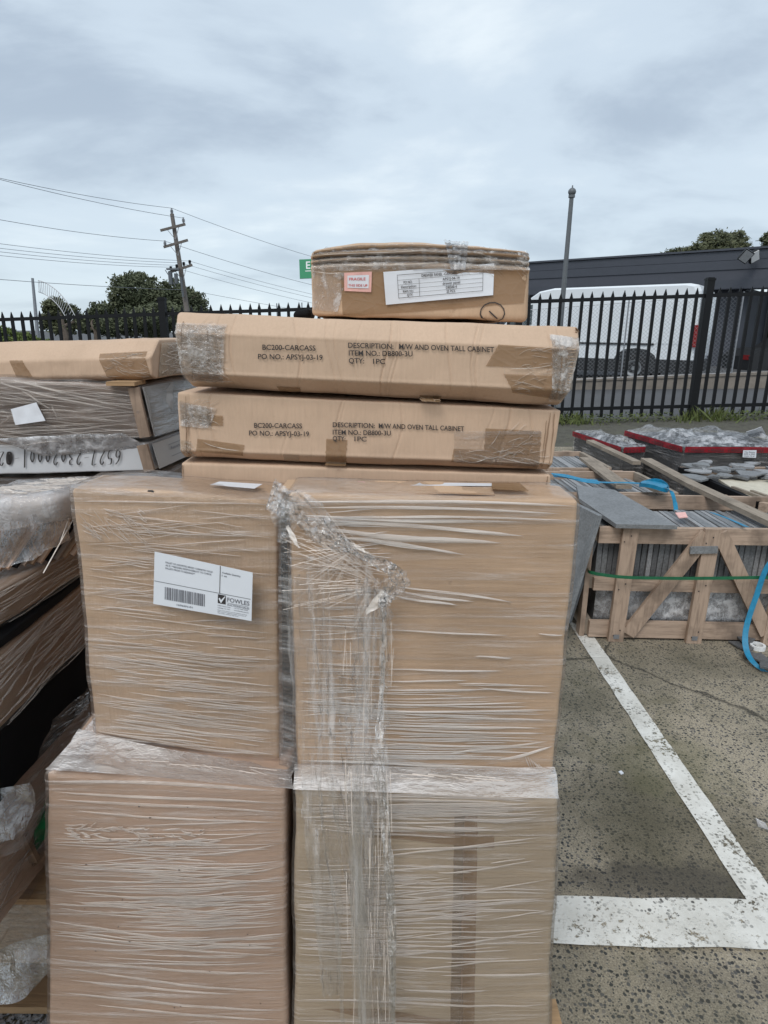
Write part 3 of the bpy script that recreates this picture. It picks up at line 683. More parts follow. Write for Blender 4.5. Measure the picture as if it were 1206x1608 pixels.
# ---- trees
def tree(name, label, cat, lobes, depth, mat, n, leaf, trunk_px, group='gum trees beyond the fence', seed=1, base_z=0):
    rnd = random.Random(seed); tp = at(trunk_px[0], trunk_px[1], depth)
    t_ = thing(name, label, cat, (tp.x, tp.y, base_z), group)
    b = MB(); ctrs = []
    for (px, py, rx, ry) in lobes:
        c_ = at(px, py, depth+rnd.uniform(-.03, .03)*depth); ctrs.append((c_, rx*depth/1000, ry*depth/1000))
    fork = V(tp.x, tp.y, tp.z)
    b.tube([V(tp.x, tp.y, base_z-.3), V(tp.x+.1, tp.y, (base_z+tp.z)/2), fork], .012*depth*.5+.12, 8, .16); obj('trunk', b.get(), M['bark'], t_)
    b = MB()
    for c_, rx, ry in ctrs:
        mid_ = fork.lerp(c_, .5)+V(rnd.uniform(-.3, .3), rnd.uniform(-.3, .3), .1); b.tube(spline([fork, mid_, c_], 3), .13, 6, .05)
        for k in range(3):
            e_ = c_+V(rnd.gauss(0, .5)*rx, rnd.gauss(0, .5)*rx, rnd.gauss(0, .5)*ry); b.tube([mid_, e_], .05, 5, .02)
    obj('limb', b.get(), M['bark'], t_)
    vs_, fs = [], []; tot = sum(rx*ry for _, rx, ry in ctrs)
    for c_, rx, ry in ctrs:
        m_ = int(n*rx*ry/tot)
        ncl = max(10, m_//45)
        for q in range(ncl):
            th = rnd.random()*6.28; cz = rnd.uniform(-.75, 1); rr = rnd.uniform(.45, 1.0)**.6; sx = math.sqrt(1-cz*cz)
            cc = c_+V(rx*rr*sx*math.cos(th), rx*.9*rr*sx*math.sin(th), ry*rr*cz); cr = rnd.uniform(.14, .34)*min(rx, ry)+leaf
            for k in range(45):
                d_ = V(rnd.gauss(0, 1), rnd.gauss(0, 1), rnd.gauss(0, .6)); p = cc+d_*cr*.55
                a = V(rnd.gauss(0, 1), rnd.gauss(0, 1), rnd.gauss(0, 1)).normalized(); c2 = a.orthogonal().normalized(); s_ = leaf*rnd.uniform(.5, 1.2)
                i0 = len(vs_); vs_ += [p-a*s_, p+c2*s_*.45, p+a*s_, p-c2*s_*.45]; fs.append((i0, i0+1, i0+2, i0+3))
    obj('crown', (vs_, fs), mat, t_)
tree('gum_tree', 'largest dark gum tree standing behind the utility pole', 'tree', [(208, 458, 32, 26), (240, 476, 42, 24), (280, 470, 34, 20), (304, 488, 24, 20), (190, 490, 30, 22), (160, 490, 18, 14), (252, 500, 60, 22), (222, 440, 20, 10), (270, 452, 16, 12), (210, 515, 55, 20), (295, 510, 30, 16)], 55, M['leaf'], 44000, .15, (235, 510), seed=3)
tree('gum_tree', 'smaller gum tree between the white mast and the largest tree', 'tree', [(88, 484, 17, 13), (108, 494, 15, 14), (122, 506, 12, 12), (80, 505, 14, 14), (100, 515, 18, 12)], 48, M['leaf_r'], 12000, .14, (100, 512), seed=5)
tree('gum_tree', 'sparse gum tree low between the two larger crowns', 'tree', [(148, 500, 10, 10), (140, 515, 13, 9), (165, 512, 12, 10)], 52, M['leaf'], 5000, .15, (150, 520), seed=6)
tree('bush', 'light green bush low behind the fence at far left', 'bush', [(14, 530, 18, 14), (40, 535, 16, 11), (-10, 528, 18, 16), (66, 540, 14, 8)], 30, M['leaf_y'], 9000, .07, (15, 545), 'shrubs beyond the fence', seed=7)
tree('gum_tree', 'spreading gum tree rising over the charcoal roof', 'tree', [(1125, 382, 24, 16), (1152, 376, 20, 12), (1098, 395, 22, 11), (1066, 401, 24, 10), (1045, 408, 12, 6), (1160, 390, 14, 10), (1108, 373, 10, 7), (1120, 402, 40, 12)], 60, M['leaf_r'], 20000, .16, (1110, 420), seed=8)
tree('gum_tree', 'tip of a dark tree at the right edge above the roof', 'tree', [(1206, 374, 9, 7), (1216, 384, 14, 14), (1225, 365, 8, 8)], 60, M['leaf'], 4000, .16, (1216, 410), seed=9)
tree('bush', 'dark shrub beside the building corner at the right edge', 'bush', [(1196, 548, 22, 28), (1215, 520, 20, 24), (1190, 572, 14, 12), (1225, 480, 20, 40)], 24, M['leaf'], 12000, .06, (1205, 585), 'shrubs beyond the fence', seed=10)
# dark parked car at the right edge
cc = at(1214, 560, 19); cc.z = .12
car = thing('parked_car', 'dark car partly hidden at the right edge beyond the fence', 'car', cc)
cp = [(-2.1, .35), (-2.15, .75), (-1.9, .95), (-1.2, 1.0), (-.6, 1.42), (.7, 1.45), (1.4, 1.02), (2.0, .95), (2.1, .4)]
b = MB(); b.prism([cc+V(1.5+x, 0, z) for x, z in cp], (0, 1.7, 0)); obj('body', b.get(), M['van_black'], car)
b = MB(); b.prism([cc+V(1.5+x, -.01, z) for x, z in ((-1.0, 1.02), (-.55, 1.36), (.6, 1.38), (1.2, 1.02))], (0, .02, 0)); obj('window', b.get(), M['glass'], car)
for x in (-1.3, 1.3): obj('wheel', lathe([(.001, -.02), (.2, -.02), (.31, -.03), (.32, .05), (.3, .18)], cc+V(1.5+x, 0, .32), 'y'), M['tyre'], car)
b = MB(); b.box(cc+V(-.62, .3, .72), (.06, .3, .14)); obj('tail_light', b.get(), M['red_lamp'], car)

# ================================================================== CARTONS
class Carton:
    """A carton given by its four front corners and a vector to the back; rounded, bulging, dented."""
    def __init__(s, tl, tr, br, bl, back, r=.006, prof=None, bulge=.0, dent=.003, creases=(), seed=0, topbulge=0, px=None, backs=None):
        s.c = [Vector(p) for p in (tl, tr, br, bl)]; s.back = Vector(back); s.r = r; s.prof = prof; s.bulge = bulge; s.dent = dent; s.cr = creases; s.seed = seed; s.tb = topbulge; s.px = px
        s.W = (s.c[1]-s.c[0]).length; s.H = (s.c[0]-s.c[3]).length; s.D = s.back.length
        s.ux = ((s.c[1]-s.c[0])+(s.c[2]-s.c[3])).normalized(); s.uy = s.back.normalized(); s.uz = ((s.c[0]-s.c[3])+(s.c[1]-s.c[2])).normalized()
    def tri(s, u, v, w):
        tl, tr, br, bl = s.c
        return (bl*(1-u)+br*u)*(1-v)+(tl*(1-u)+tr*u)*v+s.back*w
    def F(s, u, v, w, off=0):
        r = s.r; p = V(u*s.W, w*s.D, v*s.H); dm = (s.W, s.D, s.H)
        inn = V(*[min(max(p[i], r), dm[i]-r) for i in range(3)]); d = p-inn
        if d.length > 1e-9: d.normalize(); p = inn+d*r
        P = s.tri(p.x/s.W, p.z/s.H, p.y/s.D)
        N = s.ux*d.x+s.uy*d.y+s.uz*d.z
        if s.bulge: P += N*s.bulge*math.sin(math.pi*min(1, max(0, u)))**.7*math.sin(math.pi*min(1, max(0, v)))**.7 if abs(d.z) < .5 else N*0
        if s.tb and v > .5: P += V(0, 0, 1)*s.tb*math.sin(math.pi*min(1, max(0, u)))**.6*(v-.5)*2
        q = P*1.0+V(s.seed*3.3, 0, s.seed)
        P += N*s.dent*(noise.noise(q*5)*1.3+noise.noise(q*14)*.6+noise.noise(q*37)*.25)
        if w < .5:
            f = 1-w*2
            for cu, dep, wd in s.cr:
                k = (u-cu-.012*math.sin(v*4+cu*20))/wd
                if abs(k) < 3: P += s.uy*dep*math.exp(-k*k)*f
            if s.prof:
                pr = s.prof
                for i in range(len(pr)-1):
                    if pr[i][0] <= v <= pr[i+1][0]:
                        t = (v-pr[i][0])/(pr[i+1][0]-pr[i][0]); P += s.uy*(pr[i][1]*(1-t)+pr[i+1][1]*t)*f*(1+.5*noise.noise(V(u*5, s.seed, v))); break
        return P+N*off
    def S(s, u, v, off=0):
        a = s.F(u, v, 0); e1 = s.F(u+.004, v, 0)-s.F(u-.004, v, 0); e2 = s.F(u, v+.01, 0)-s.F(u, v-.01, 0); n = e1.cross(e2)
        n = n.normalized() if n.length > 1e-9 else -s.uy
        if n.dot(s.uy) > 0: n = -n
        return a+n*off
    def uv(s, x, y):
        """pixel on the front face -> u, v (inverse bilinear on the corners' pixels)"""
        (ax, ay), (bx, by), (cx, cy), (dx, dy) = s.px; u = v = .5
        for _ in range(8):
            X = (dx*(1-u)+cx*u)*(1-v)+(ax*(1-u)+bx*u)*v; Y = (dy*(1-u)+cy*u)*(1-v)+(ay*(1-u)+by*u)*v
            Xu = (cx-dx)*(1-v)+(bx-ax)*v; Yu = (cy-dy)*(1-v)+(by-ay)*v
            Xv = (ax*(1-u)+bx*u)-(dx*(1-u)+cx*u); Yv = (ay*(1-u)+by*u)-(dy*(1-u)+cy*u)
            det = Xu*Yv-Xv*Yu; ex, ey = x-X, y-Y; u += (ex*Yv-ey*Xv)/det; v += (ey*Xu-ex*Yu)/det
        return u, v
    def P(s, x, y, off=0): u, v = s.uv(x, y); return s.S(u, v, off)
    def samp(s, n, L):
        a = [0, s.r*.35/L, s.r*.8/L, s.r*1.3/L]; inner = [s.r*1.3/L+(1-2.6*s.r/L)*i/n for i in range(1, n)]
        return a+inner+[1-q for q in a[::-1]]
    def mesh(s, nu=40, nv=12, nw=8, off=0, faces='ftblru', f2=None):
        us, vs2, ws = s.samp(nu, s.W), s.samp(nv, s.H), s.samp(nw, s.D)
        key = {}; vs_, fs = [], []
        def vid(i, j, k):
            t_ = (i, j, k)
            if t_ not in key:
                key[t_] = len(vs_); p = s.F(us[i], vs2[j], ws[k], off)
                vs_.append(f2(p, us[i], vs2[j], ws[k]) if f2 else p)
            return key[t_]
        I, J, K = len(us)-1, len(vs2)-1, len(ws)-1
        for i in range(I):
            for j in range(J):
                if 'f' in faces: fs.append((vid(i, j, 0), vid(i+1, j, 0), vid(i+1, j+1, 0), vid(i, j+1, 0)))
                if 'b' in faces: fs.append((vid(i, j, K), vid(i, j+1, K), vid(i+1, j+1, K), vid(i+1, j, K)))
        for i in range(I):
            for k in range(K):
                if 't' in faces: fs.append((vid(i, J, k), vid(i+1, J, k), vid(i+1, J, k+1), vid(i, J, k+1)))
                if 'u' in faces: fs.append((vid(i, 0, k), vid(i, 0, k+1), vid(i+1, 0, k+1), vid(i+1, 0, k)))
        for j in range(J):
            for k in range(K):
                if 'l' in faces: fs.append((vid(0, j, k), vid(0, j+1, k), vid(0, j+1, k+1), vid(0, j, k+1)))
                if 'r' in faces: fs.append((vid(I, j, k), vid(I, j, k+1), vid(I, j+1, k+1), vid(I, j+1, k)))
        return vs_, fs
    def patch(s, pts, off=.0012, nu=14, nv=8, wob=0):
        """sheet on the front face between four pixels TL,TR,BR,BL, following the surface"""
        uv = [s.uv(*p) for p in pts]; vs_ = []
        for j in range(nv+1):
            for i in range(nu+1):
                a, b_ = i/nu, j/nv
                u = (uv[0][0]*(1-a)+uv[1][0]*a)*(1-b_)+(uv[3][0]*(1-a)+uv[2][0]*a)*b_
                v = (uv[0][1]*(1-a)+uv[1][1]*a)*(1-b_)+(uv[3][1]*(1-a)+uv[2][1]*a)*b_
                if i in (0, nu): u += noise.noise(V(j*.9, i, s.seed))*.004
                p = s.S(u, v, off+(wob*abs(noise.noise(V(u*60, v*30, s.seed))) if wob else 0)); vs_.append(p)
        return vs_, [(j*(nu+1)+i, (j+1)*(nu+1)+i, (j+1)*(nu+1)+i+1, j*(nu+1)+i+1) for j in range(nv) for i in range(nu)]
    def text(s, t_, x0, y0, x1, y1, cap, off=.0024):
        """text whose baseline runs from pixel (x0,y0) to (x1,y1)"""
        v, f = text2d(t_); return [s.P(x0+(x1-x0)*a, y0+(y1-y0)*a-cap*b_, 0)-s.uy*(off+.0008) for a, b_ in v], f
    def fold(s, mb, x0, y0, x1, y1, w, lift=.002, off=.003, k=9, sag=0):
        """a tent-shaped pleat in the film between two pixels, w pixels wide"""
        n0 = len(mb.v); wm = w*.00074; ph = random.random()*6
        for i in range(k+1):
            t_ = i/k; x = x0+(x1-x0)*t_; y = y0+(y1-y0)*t_+sag*4*t_*(1-t_)+.25*w*math.sin(ph+t_*5)
            ww = wm*math.sin(math.pi*min(1, max(.0, t_)))**.5*(.75+.5*random.random())+.0001
            u, v = s.uv(x, y); c_ = s.S(min(.999, max(.001, u)), min(.999, max(.001, v)), 0)
            mb.v += [c_-s.uy*off+V(0, 0, ww*.5), c_-s.uy*(off+lift*math.sin(math.pi*t_)**.4 if 0 < t_ < 1 else off)+V(0, 0, -ww*.15), c_-s.uy*off-V(0, 0, ww*.5)]
        for i in range(k):
            a = n0+3*i; mb.f += [(a, a+1, a+4, a+3), (a+1, a+2, a+5, a+4)]
def pxcarton(tl, tr, br, bl, Y, back, **kw):
    return Carton(*[onY(x, y, Y) for x, y in (tl, tr, br, bl)], back, px=(tl, tr, br, bl), **kw)
def carton_thing(c, name, label, mat, cat='carton', group=None, **kw):
    base = (c.c[2]+c.c[3])/2+c.back/2
    t_ = thing(name, label, cat, base, group); obj('body', c.mesh(**kw), mat, t_, True); return t_
def crinkles(c, mb, x0, y0, x1, y1, n, ln=(8, 30), w=(.7, 2.0), ang=(-.6, .6)):
    w = (w[0]*.55, w[1]*.55); n = int(n*.8)
    for _ in range(n):
        x, y = random.uniform(x0, x1), random.uniform(y0, y1); l = random.uniform(*ln); a = random.uniform(*ang)
        c.fold(mb, x, y, x+l*math.cos(a), y+l*math.sin(a), random.uniform(*w), .0015, .002, 6, random.uniform(-4, 4))

# ---- pallet under everything
pal = thing('pallet', 'timber pallet under the cartons with its corner showing at bottom right', 'pallet', (-.08, 1.4, 0))
for i in range(7):
    b = MB(); b.box((-.09, .96+i*.155, .129), (.93, .12, .02)); obj('deck_board', b.get(), M['wood_pal'], pal)
for x in (-.50, -.09, .32):
    b = MB(); b.box((x, 1.42, .064), (.10, 1.05, .10)); obj('bearer', b.get(), M['wood_pal'], pal)
for y in (.97, 1.42, 1.87):
    b = MB(); b.box((-.09, y, .008), (.93, .1, .014)); obj('bottom_board', b.get(), M['wood_pal'], pal)

G4 = 'cartons wrapped in stretch film at the front of the pallet'
def solve_base(c, z):     # drop the lower corners of the front face to height z
    c.c[2].z = z; c.c[3].z = z
# lower left, lower right
CLL = pxcarton((73, 1213), (449, 1240), (451, 1650), (76, 1650), .905, (0, .62, 0), r=.008, bulge=.008, dent=.003, seed=1)
CLR = pxcarton((462, 1236), (877, 1254), (862, 1650), (463, 1650), .90, (0, .62, 0), r=.009, bulge=.006, dent=.003, seed=2)
CUL = pxcarton((112, 768), (437, 788), (440, 1207), (150, 1152), .985, (0, .11, .0), r=.007, bulge=.006, dent=.0025, seed=3, topbulge=.004)
CUR = pxcarton((453, 776), (908, 786), (868, 1216), (466, 1212), .955, (0, .10, .0), r=.006, bulge=.004, dent=.0025, seed=4)
for c in (CLL, CLR): solve_base(c, .141)
zt_l = (CLL.c[0].z+CLL.c[1].z)/2; zt_r = (CLR.c[0].z+CLR.c[1].z)/2
def wrapped(c, name, label, mat, fm, folds, foldm='fold', nv=44, nu=44, ripple=.0025):
    t_ = carton_thing(c, name, label, mat, 'carton', G4, nu=nu, nv=nv, nw=8)
    def rip(p, u, v, w):
        q = V(p.x*5, p.y*5, p.z*60)
        return p+(-c.uy*(1-w)+V(0, 0, .4)*v*v)*ripple*(noise.noise(q)+.6)
    obj('stretch_film', c.mesh(nu, nv*2, 6, off=.0045, faces='ftlr', f2=rip), fm, t_, True)
    mb = MB(); folds(c, mb); obj('film_pleat_glints', mb.get(), M[foldm], t_, True)  # raised pleats, tinted pale to paint the bright sky streaks
    return t_
def fl_ll(c, mb):
    for i in range(150):     # dense band of shallow crossing pleats
        y = random.triangular(1270, 1500, 1380); l = random.uniform(60, 260); x = random.triangular(90, 449, 330)-l/2; x = max(80, min(x, 447-l))
        a = random.choice((random.uniform(.0, .09), random.uniform(-.09, .03)))
        c.fold(mb, x, y, x+l, y+l*a, random.uniform(.9, 2.6), .0022)
    for y0, x0, x1, sl, w in ((1222, 80, 440, .045, 9), (1236, 85, 440, .06, 6), (1246, 90, 445, .065, 7), (1262, 120, 445, .07, 4), (1425, 78, 446, .115, 5), (1486, 76, 446, .06, 6), (1500, 90, 446, .10, 4), (1519, 110, 380, .07, 4), (1541, 98, 445, .075, 5), (1560, 150, 445, .08, 4), (1440, 76, 446, .11, 4)):
        c.fold(mb, x0, y0, x1, y0+(x1-x0)*sl, w, .003)
    for i in range(60): x = random.uniform(90, 330); y = random.uniform(1276, 1300)+x*.04; c.fold(mb, x, y, x+random.uniform(8, 30), y+random.uniform(-6, 8), random.uniform(1, 3.4), .003)
def fl_lr(c, mb):
    for i in range(150):
        y = random.triangular(1330, 1500, 1400); l = random.uniform(50, 220); x = random.triangular(464, 868, 540)-l/2; x = max(466, min(x, 862-l))
        c.fold(mb, x, y, x+l, y+l*random.choice((.02, -.06, .0, -.12, .04)), random.uniform(.9, 2.4), .0022)
    for i in range(60):
        y = random.uniform(1244, 1290); l = random.uniform(80, 260); x = random.uniform(466, 868-l); c.fold(mb, x, y, x+l, y+l*random.uniform(-.03, .05), random.uniform(1, 4), .003)
    for y0, x0, x1, sl, w in ((1526, 630, 770, .02, 4), (1545, 470, 868, .02, 3.4), (1580, 470, 868, .012, 2.6), (1597, 470, 700, .012, 2.4), (1330, 560, 850, -.10, 3), (1320, 580, 840, -.05, 2.6), (1503, 690, 860, .0, 3)):
        c.fold(mb, x0, y0, x1, y0+(x1-x0)*sl, w, .003)
def fl_ul(c, mb):
    for i in range(250):
        y = random.uniform(800, 1175); l = random.uniform(30, 150); x = random.uniform(118+(y-768)*.1, 436-l)
        sl = random.uniform(.05, .16) if y > 1000 else random.choice((random.uniform(-.12, -.02), random.uniform(.02, .16), .1))
        if y+l*sl > 1146+(x+l-150)*.19: continue
        if 240 < x+l/2 < 400 and 862 < y < 978 and random.random() < .8: continue
        c.fold(mb, x, y, x+l, y+l*sl, random.uniform(.8, 2.3), .0022)
    for i in range(46): x = random.uniform(122, 220); y = random.uniform(795, 830); c.fold(mb, x, y, x+random.uniform(10, 40), y+random.uniform(5, 26), random.uniform(.8, 1.8), .002)
    for y0, x0, x1, sl, w in ((786, 120, 435, .02, 4), (1040, 250, 437, .14, 3), (1075, 200, 438, .13, 3), (1100, 160, 438, .14, 3.4), (1120, 180, 438, .16, 3), (1145, 152, 300, .15, 3), (1010, 290, 436, .08, 2.6), (950, 180, 430, .12, 2.6)):
        c.fold(mb, x0, y0, x1, y0+(x1-x0)*sl, w, .003)
def fl_ur(c, mb):
    for y0, x0, x1, y1, w in ((783, 470, 905, 793, 8), (792, 480, 880, 802, 7), (806, 490, 905, 812, 6), (805, 470, 820, 817, 8), (813, 480, 823, 832, 11), (823, 500, 790, 848, 13), (833, 500, 730, 859, 9), (838, 540, 700, 855, 6),
                              (906, 622, 806, 931, 6), (914, 620, 745, 931, 6), (921, 620, 720, 937, 6), (973, 600, 800, 981, 3), (980, 845, 885, 982, 2.6), (1014, 745, 805, 1016, 3), (1034, 600, 790, 1037, 3.4), (1052, 600, 735, 1053, 2.6),
                              (1066, 600, 750, 1069, 3), (1065, 750, 872, 1074, 3), (1090, 470, 830, 1090, 3.4), (1100, 470, 872, 1103, 4), (1106, 610, 870, 1119, 4), (1123, 600, 855, 1134, 4), (1132, 600, 858, 1142, 4), (1157, 600, 860, 1166, 4), (1176, 700, 860, 1155, 5), (1188, 780, 868, 1166, 6), (1180, 600, 790, 1186, 5),
                              (1196, 600, 850, 1204, 7), (1190, 470, 820, 1200, 6), (1204, 470, 866, 1210, 6)):
        c.fold(mb, x0, y0, x1, y1, w, .0035)
    for i in range(80):
        y = random.uniform(1056, 1208); l = random.uniform(60, 220); x = random.uniform(468, 868-l); c.fold(mb, x, y, x+l, y+l*random.uniform(-.01, .04), random.uniform(.8, 2.4), .0022)
    for i in range(90):
        y = random.uniform(800, 1150); l = random.uniform(30, 130); x = random.uniform(468, 620-l); c.fold(mb, x, y, x+l, y+l*random.uniform(-.12, .10), random.uniform(.8, 2.2), .0022)
    for i in range(9): c.fold(mb, 824+i*4, 1180+i*3, 832+i*4.6, 1206+i*.5, 5-i*.3, .004)
T_LL = wrapped(CLL, 'carton', 'lower left rosy brown carton, tightly wrapped in finely pleated clear film', M['card_low'], M['film_b'], fl_ll)
T_LR = wrapped(CLR, 'carton', 'lower right greyish carton with brown tape down its middle under clear film', M['card_pale'], M['film_b'], fl_lr)
T_UL = wrapped(CUL, 'carton', 'upper left tall carton under clear film carrying the barcode label', M['card'], M['film_b'], fl_ul)
T_UR = wrapped(CUR, 'carton', 'upper right tall carton under film, plain brown face and white streaks at its top', M['card_h'], M['film'], fl_ur, 'fold_glint_white')
# tape under the film on the lower right carton
obj('tape', CLR.patch([(713, 1262), (742, 1263), (737, 1640), (706, 1640)], .0016, 6, 40), M['tape_dark'], T_LR)
obj('tape', CLR.patch([(729, 1262), (749, 1264), (744, 1640), (726, 1640)], .0026, 6, 40), M['tape'], T_LR)
obj('tape', CLR.patch([(575, 1292), (775, 1298), (775, 1316), (575, 1300)], .0021), M['tape'], T_LR)
obj('tape', CLR.patch([(505, 1562), (600, 1562), (790, 1590), (795, 1625)], .0016), M['tape'], T_LR)
obj('flap_edge', CLR.patch([(727, 1300), (729, 1300), (724, 1640), (722, 1640)], .0026, 1), M['card_dark'], T_LR)
# film over the ledges between upper and lower cartons
def crumple_sheet(name, grid, mat, parent, amp=.006, fr=40, lift=0):
    """grid: rows of world points; resampled with crumpled relief"""
    rows = [spline(r_, 8) for r_ in grid]; cols = list(zip(*rows)); vs_ = []
    cols = [spline(list(c_), 4) for c_ in cols]; n, k = len(cols), len(cols[0])
    for c_ in cols:
        for p in c_:
            q = p*fr; a = abs(noise.noise(q))+.5*abs(noise.noise(q*2.3)); vs_.append(p+V(noise.noise(q+V(9, 0, 0)), -a, a*.8)*amp+V(0, -.3, 1)*lift)
    return obj(name, (vs_, [(i*k+j, (i+1)*k+j, (i+1)*k+j+1, i*k+j+1) for i in range(n-1) for j in range(k-1)]), mat, parent, True)
zL = zt_l+.004; zR = zt_r+.004
def oy(x, y, Y): return onY(x, y, Y)
crumple_sheet('film_over_ledge', [[oy(126, 1150, .99), oy(250, 1178, .982), oy(360, 1196, .98), oy(462, 1210, .975)],
    [oy(105, 1180, .95), oy(230, 1196, .95), oy(350, 1212, .945), oy(462, 1224, .94)], [oy(74, 1214, .897), oy(200, 1222, .895), oy(340, 1234, .893), oy(462, 1244, .89)]], M['film_ledge'], T_LL, .007, 34, .009)
crumple_sheet('film_over_ledge', [[oy(462, 1200, .945), oy(600, 1203, .945), oy(740, 1206, .945), oy(869, 1204, .945)],
    [oy(462, 1218, .915), oy(600, 1222, .915), oy(740, 1226, .915), oy(874, 1228, .915)], [oy(462, 1240, .888), oy(600, 1244, .888), oy(740, 1250, .888), oy(878, 1254, .888)]], M['film_ledge'], T_LR, .004, 22)
mb = MB()
for i in range(70):
    x = random.uniform(180, 400); a = oy(x, random.uniform(1186, 1216)+(x-120)*.06, .935); b_ = a+V(random.uniform(.02, .07), random.uniform(-.006, 0), random.uniform(-.012, -.002)); w = random.uniform(.0003, .0012)
    mb.bar(a, b_, w, .0004, (0, -1, .6))
for i in range(60):
    x = random.uniform(470, 770); a = oy(x, random.uniform(1206, 1244)+x*.012, .915); b_ = a+V(random.uniform(.03, .09), random.uniform(-.006, .0), random.uniform(-.005, .0)); mb.bar(a, b_, random.uniform(.0004, .0016), .0004, (0, -1, .7))
obj('film_pleat_glints', mb.get(), M['fold'], T_LR)  # thin pale slivers on the ledge film, sky glints put into the colour
# corner web of film at the left of the ledge
obj('film_web', ([oy(150, 1125, 1.0), oy(135, 1142, .99), oy(74, 1213, .90), oy(100, 1206, .93), oy(150, 1160, .98)], [(0, 1, 2, 3, 4)]), M['film_crumple'], T_LL)
# film swelling over the top left
crumple_sheet('film_over_top', [[oy(112, 766, .975), oy(200, 779, .975), oy(320, 782, .972), oy(438, 786, .97)], [oy(125, 755, 1.02), oy(210, 750, 1.03), oy(320, 762, 1.03), oy(420, 772, 1.02)],
    [oy(170, 744, 1.09), oy(240, 738, 1.09), oy(340, 752, 1.09), oy(410, 768, 1.09)]], M['film_b'], T_UL, .003, 12)
# the dark crack between the two tall cartons: black strip standing in for its shade, behind the film
b = MB(); b.prism([oy(438, 800, 1.02), oy(456, 800, 1.02), oy(468, 1215, 1.02), oy(440, 1215, 1.02)], (0, .02, 0)); obj('gap_shade_strip', b.get(), M['black_stuff'], T_UL)
obj('gap_film', Quad(oy(436, 790, .958), oy(455, 790, .953), oy(468, 1212, .953), oy(439, 1206, .968)).sheet(0, .0004, 6, 60, .004), M['film'], T_UL, True)
# speck of dirt on the film
b = MB(); b.box(oy(236, 771, .965), (.007, .004, .002)); b.box(oy(240, 772, .964), (.003, .003, .002)); obj('dirt_speck', b.get(), M['ink'], T_UL)
b = MB()
for i in range(26): b.box(CLL.S(random.uniform(.05, .95), random.uniform(.02, .98), .006), (random.uniform(.0012, .003), .001, .0012))
obj('dirt_specks', b.get(), M['ink'], T_LL)

# ---- the auction label
LQ = Quad(oy(243, 866, .965), oy(397, 899, .955), oy(395, 975, .955), oy(241, 948, .965))
lab = obj('barcode_label', LQ.sheet(0, .0006, 8, 5), M['paper'], T_UL)
pr = MB()
for (t_, u0, v0, w, h) in (('PALLET OF ASSORTED MIXED CABINETRY SOLD', .115, .83, .48, .032), ('AS IS. **BIDDERS RESPONSIBILITY TO CHECK', .115, .775, .47, .032), ('PALLETS PRIOR TO BIDDING**', .115, .72, .30, .032),
                           ('Available Quantity:', .69, .86, .19, .034), ('1 ea', .69, .80, .05, .034), ('FOWLES', .75, .315, .225, .085), ('AUCTIONS+SALES', .75, .235, .225, .038),
                           ('1300 Princes Hwy', .655, .195, .13, .02), ('Oakleigh  Vic 3166', .655, .150, .125, .02), ('+61 03 9543 2000', .82, .20, .14, .02), ('www.fowles.com.au', .82, .155, .15, .02),
                           ('Buyer notice: goods are sold without warranty', .655, .105, .30, .016), ('and must be collected within two days of', .655, .075, .29, .016), ('the sale unless agreed', .655, .045, .21, .016), ('16962N-01', .24, .05, .16, .035)):
    pr.add(LQ.text(t_, u0, v0, w, h, .0012))
x = .115; rb = random.Random(4)
while x < .53:
    w = rb.choice((.004, .004, .008, .011)); pr.add(LQ.rect(x, .13, x+w, .375, .0012)); x += w+rb.choice((.004, .005, .008))
obj('print', pr.get(), M['paper_grey'], lab)
b = MB(); b.add(LQ.rect(0.004, .448, .985, .456, .0012)); b.add(LQ.rect(.668, .452, .674, 1.0-.004, .0012)); b.add(LQ.rect(.655, .25, .735, .43, .0012)); b.add(LQ.rect(.75, .285, .965, .29, .0012)); obj('ruled_lines', b.get(), M['ink'], lab)
ck = [LQ(u, v, .0016) for u, v in ((.662, .35), (.675, .365), (.688, .325), (.725, .415), (.732, .41), (.692, .27), (.683, .27))]
obj('tick_mark', (ck, [(0, 1, 2), (0, 2, 5, 6), (2, 3, 4, 5)]), M['paper'], lab)

# ---- loose film: bunched rope and hanging tail in front of the right tall carton
FB_ = thing('loose_film', 'crumpled clear plastic film hanging down over the seam between the wrapped cartons', 'plastic film', oy(590, 1600, .87))
def ruffle(name, path, widths, mat, amp=.006, k=8, m=14, fr=26, seed=0):
    c_ = spline(path, k); n = len(c_); vs_ = []
    for i, p in enumerate(c_):
        f = i/(n-1)*(len(widths)-1); a = int(min(f, len(widths)-2)); w = widths[a]+(widths[a+1]-widths[a])*(f-a)
        t_ = (c_[min(i+1, n-1)]-c_[max(i-1, 0)]).normalized(); sd_ = t_.cross(V(0, -1, 0)).normalized()
        for j in range(m+1):
            s_ = j/m-.5; q = p+sd_*w*s_; qq = V(s_*w*fr*9+seed, i*.22+seed, seed*2.1)
            dz = noise.noise(qq*.6)+.6*noise.noise(qq*1.7); q = q+V(0, -1, 0)*(abs(dz)*amp*1.8+.002)+sd_*noise.noise(V(i*.35, j*.8, seed))*amp*.8; vs_.append(q)
    return obj(name, (vs_, [(i*(m+1)+j, (i+1)*(m+1)+j, (i+1)*(m+1)+j+1, i*(m+1)+j+1) for i in range(n-1) for j in range(m)]), mat, FB_, True)
f = lambda x, y, Y=.938: oy(x, y, Y)
ruffle('film_bunch', [f(425, 775, .96), f(444, 786, .945), f(480, 800), f(505, 830), f(530, 850), f(552, 858)], (.05, .045, .05, .045, .03, .02), M['film_bunch'], .007, 12, 18, seed=1)
ruffle('film_bunch', [f(440, 783, .95), f(445, 810), f(450, 830), f(440, 850)], (.03, .04, .025, .01), M['film_bunch'], .007, 10, 10, seed=2)
